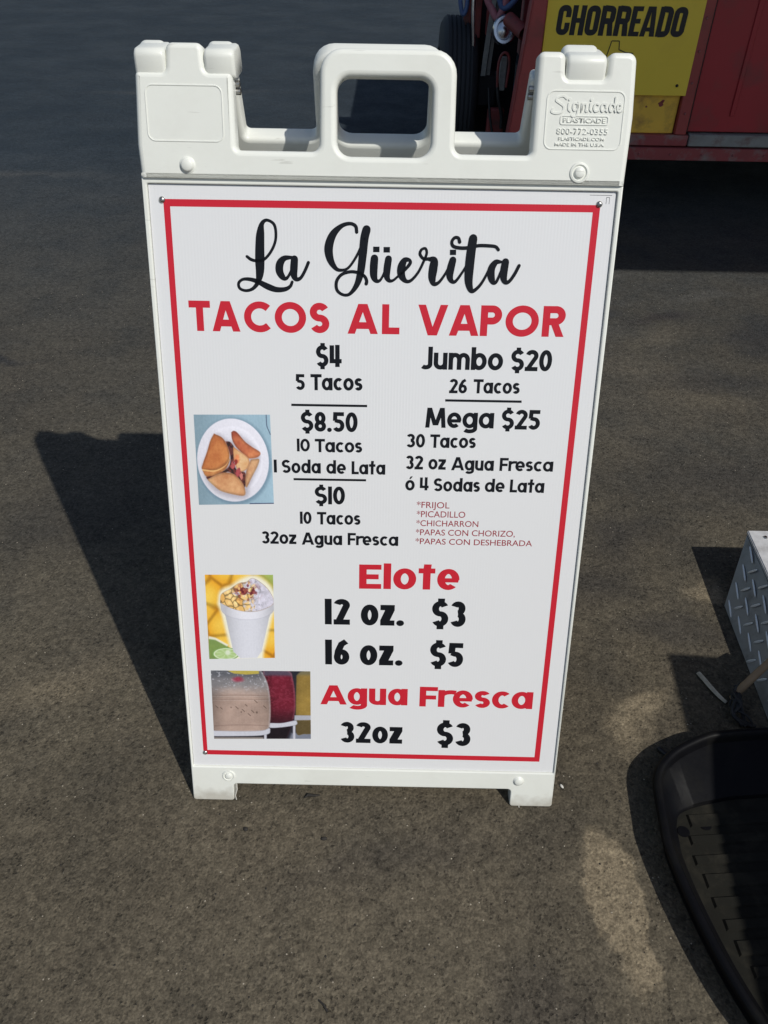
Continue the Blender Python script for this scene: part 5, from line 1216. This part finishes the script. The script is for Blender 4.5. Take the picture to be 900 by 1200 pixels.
ring_pipe("exhaust_pipe", (0.500, 3.30, 0.715), (0.55, -0.85, -0.35), 0.029, 0.12, M_redrust)
P3("shackle", [(0.482, 3.34, 0.44), (0.478, 3.34, 0.52), (0.486, 3.34, 0.565), (0.503, 3.34, 0.58), (0.521, 3.34, 0.565), (0.527, 3.34, 0.52), (0.522, 3.34, 0.44)], 0.006, M_redrust)
tp("inner_bracket", (0.488, 3.36, 0.42), (0.520, 3.38, 0.56), M_strap, 0.004)

# ------------------------------------------------------------------ yellow banner
ban = empty("banner", (0.93, TY, 0.9)); tag(ban, "yellow banner reading CHORREADO hung on the red trailer", "banner")
bt = Matrix.Translation((-0.93, -TY, -0.9))
bl = B((0.6125, TY-0.0045, 0.488), (1.2385, TY+0.0165, 1.26), 0.001, 1, bt)
sheet = link_mesh("vinyl_sheet", bl, M_yellow, ban, 40)
up = Matrix.Translation((0, -0.0052, 0)) @ Matrix.Rotation(math.pi/2, 4, 'X')
def ban_text(s, x0, x1, z, h, bold, shear, sp=1.0):
    me = text_mesh(s, h, 0, bold, x1-x0, shear, sp)
    me.transform(Matrix.Translation((x0-0.93, 0, z-0.9)) @ up)
    return link_mesh("banner_lettering", me, M_bannertext, ban)
bm = block_word(bmesh.new(), "CHORREADO", 0.656-0.93, 1.176-0.93, 0.7035-0.9, 0.104, 0.045, -0.0050)
link_mesh("banner_lettering", bm, M_bannertext, ban)
bm = bmesh.new()
pts = [(0.872, 0.60), (0.890, 0.686), (0.921, 0.686), (0.925, 0.655), (0.955, 0.645), (0.986, 0.643)]
for i, (a, b) in enumerate(zip(pts, pts[1:])):
    ribbon(bm, [a, b], [0.0038]*2, False, 0.0, lambda x, y: (x, y))
for i, v in enumerate(bm.verts): v.co = Vector((v.co.x-0.93, -0.0053-(i//4)*0.00003, v.co.y-0.9))
link_mesh("outline_drawing", bm, M_bannertext, ban)
for x, z in ((1.193, 0.527), (0.66, 0.527)):
    bm = bmesh.new(); bmesh.ops.create_uvsphere(bm, u_segments=12, v_segments=8, radius=0.006, matrix=Matrix.Translation((x-0.93, -0.0060, z-0.9)))
    link_mesh("banner_screw", bm, M_debris, ban)
# rust marks on the lower yellow panel
for (x, z, r) in ((1.148, 0.451, 0.010), (1.156, 0.462, 0.006), (1.09, 0.44, 0.004)):
    bm = bmesh.new(); bmesh.ops.create_circle(bm, cap_ends=True, segments=9, radius=r, matrix=Matrix.Translation((x-2.4, TY+0.0172-4.2, z)) @ Matrix.Rotation(math.pi/2, 4, 'X'))
    for v in bm.verts: v.co.x += random.uniform(-.3, .3)*r; v.co.z += random.uniform(-.4, .4)*r
    link_mesh("rust_mark", bm, M_redrust, tr)

# ------------------------------------------------------------------ unseen shadow caster added outside the right edge, shaped as a cabinet; its shadow crosses the tub and the ground by the box
cab = empty("shade_cabinet", (1.42, -0.50, 0)); tag(cab, "unseen shadow caster added to the right of the black tub, built as a grey steel cabinet", "cabinet")
ct = Matrix.Translation((-1.42, 0.50, 0))
M_cab = mat("shade_cabinet_steel", (0.25, 0.26, 0.27), 0.5, 0.3, noise_amt=0.1, noise_scale=8, dirt=(0.1, 0.09, 0.08), dirt_amt=0.5, dirt_scale=6)
link_mesh("shade_cabinet_body", B((1.095, -0.83, 0.07), (1.75, -0.182, 0.785), 0.006, 2, ct), M_cab, cab, 40)
link_mesh("shade_cabinet_top", B((1.087, -0.84, 0.786), (1.76, -0.176, 0.80), 0.004, 2, ct), M_cab, cab, 40)
dr_ = link_mesh("door", B((1.082, -0.81, 0.10), (1.0935, -0.20, 0.76), 0.004, 2, ct), M_cab, cab, 40)
link_mesh("handle", B((1.060, -0.76, 0.40), (1.0805, -0.73, 0.52), 0.006, 2, ct), M_chrome, dr_, 40)
cab.location = Vector((1.087, -0.176, 0)) + Matrix.Rotation(R(-4), 3, 'Z') @ Vector((1.42-1.087, -0.50+0.176, 0)); cab.rotation_euler.z = R(-4)
for x in (1.13, 1.70):
    for y in (-0.80, -0.24): link_mesh("shade_cabinet_leg", B((x-0.02, y-0.02, 0), (x+0.02, y+0.02, 0.0695), 0.003, 1, ct), M_dark, cab, 40)
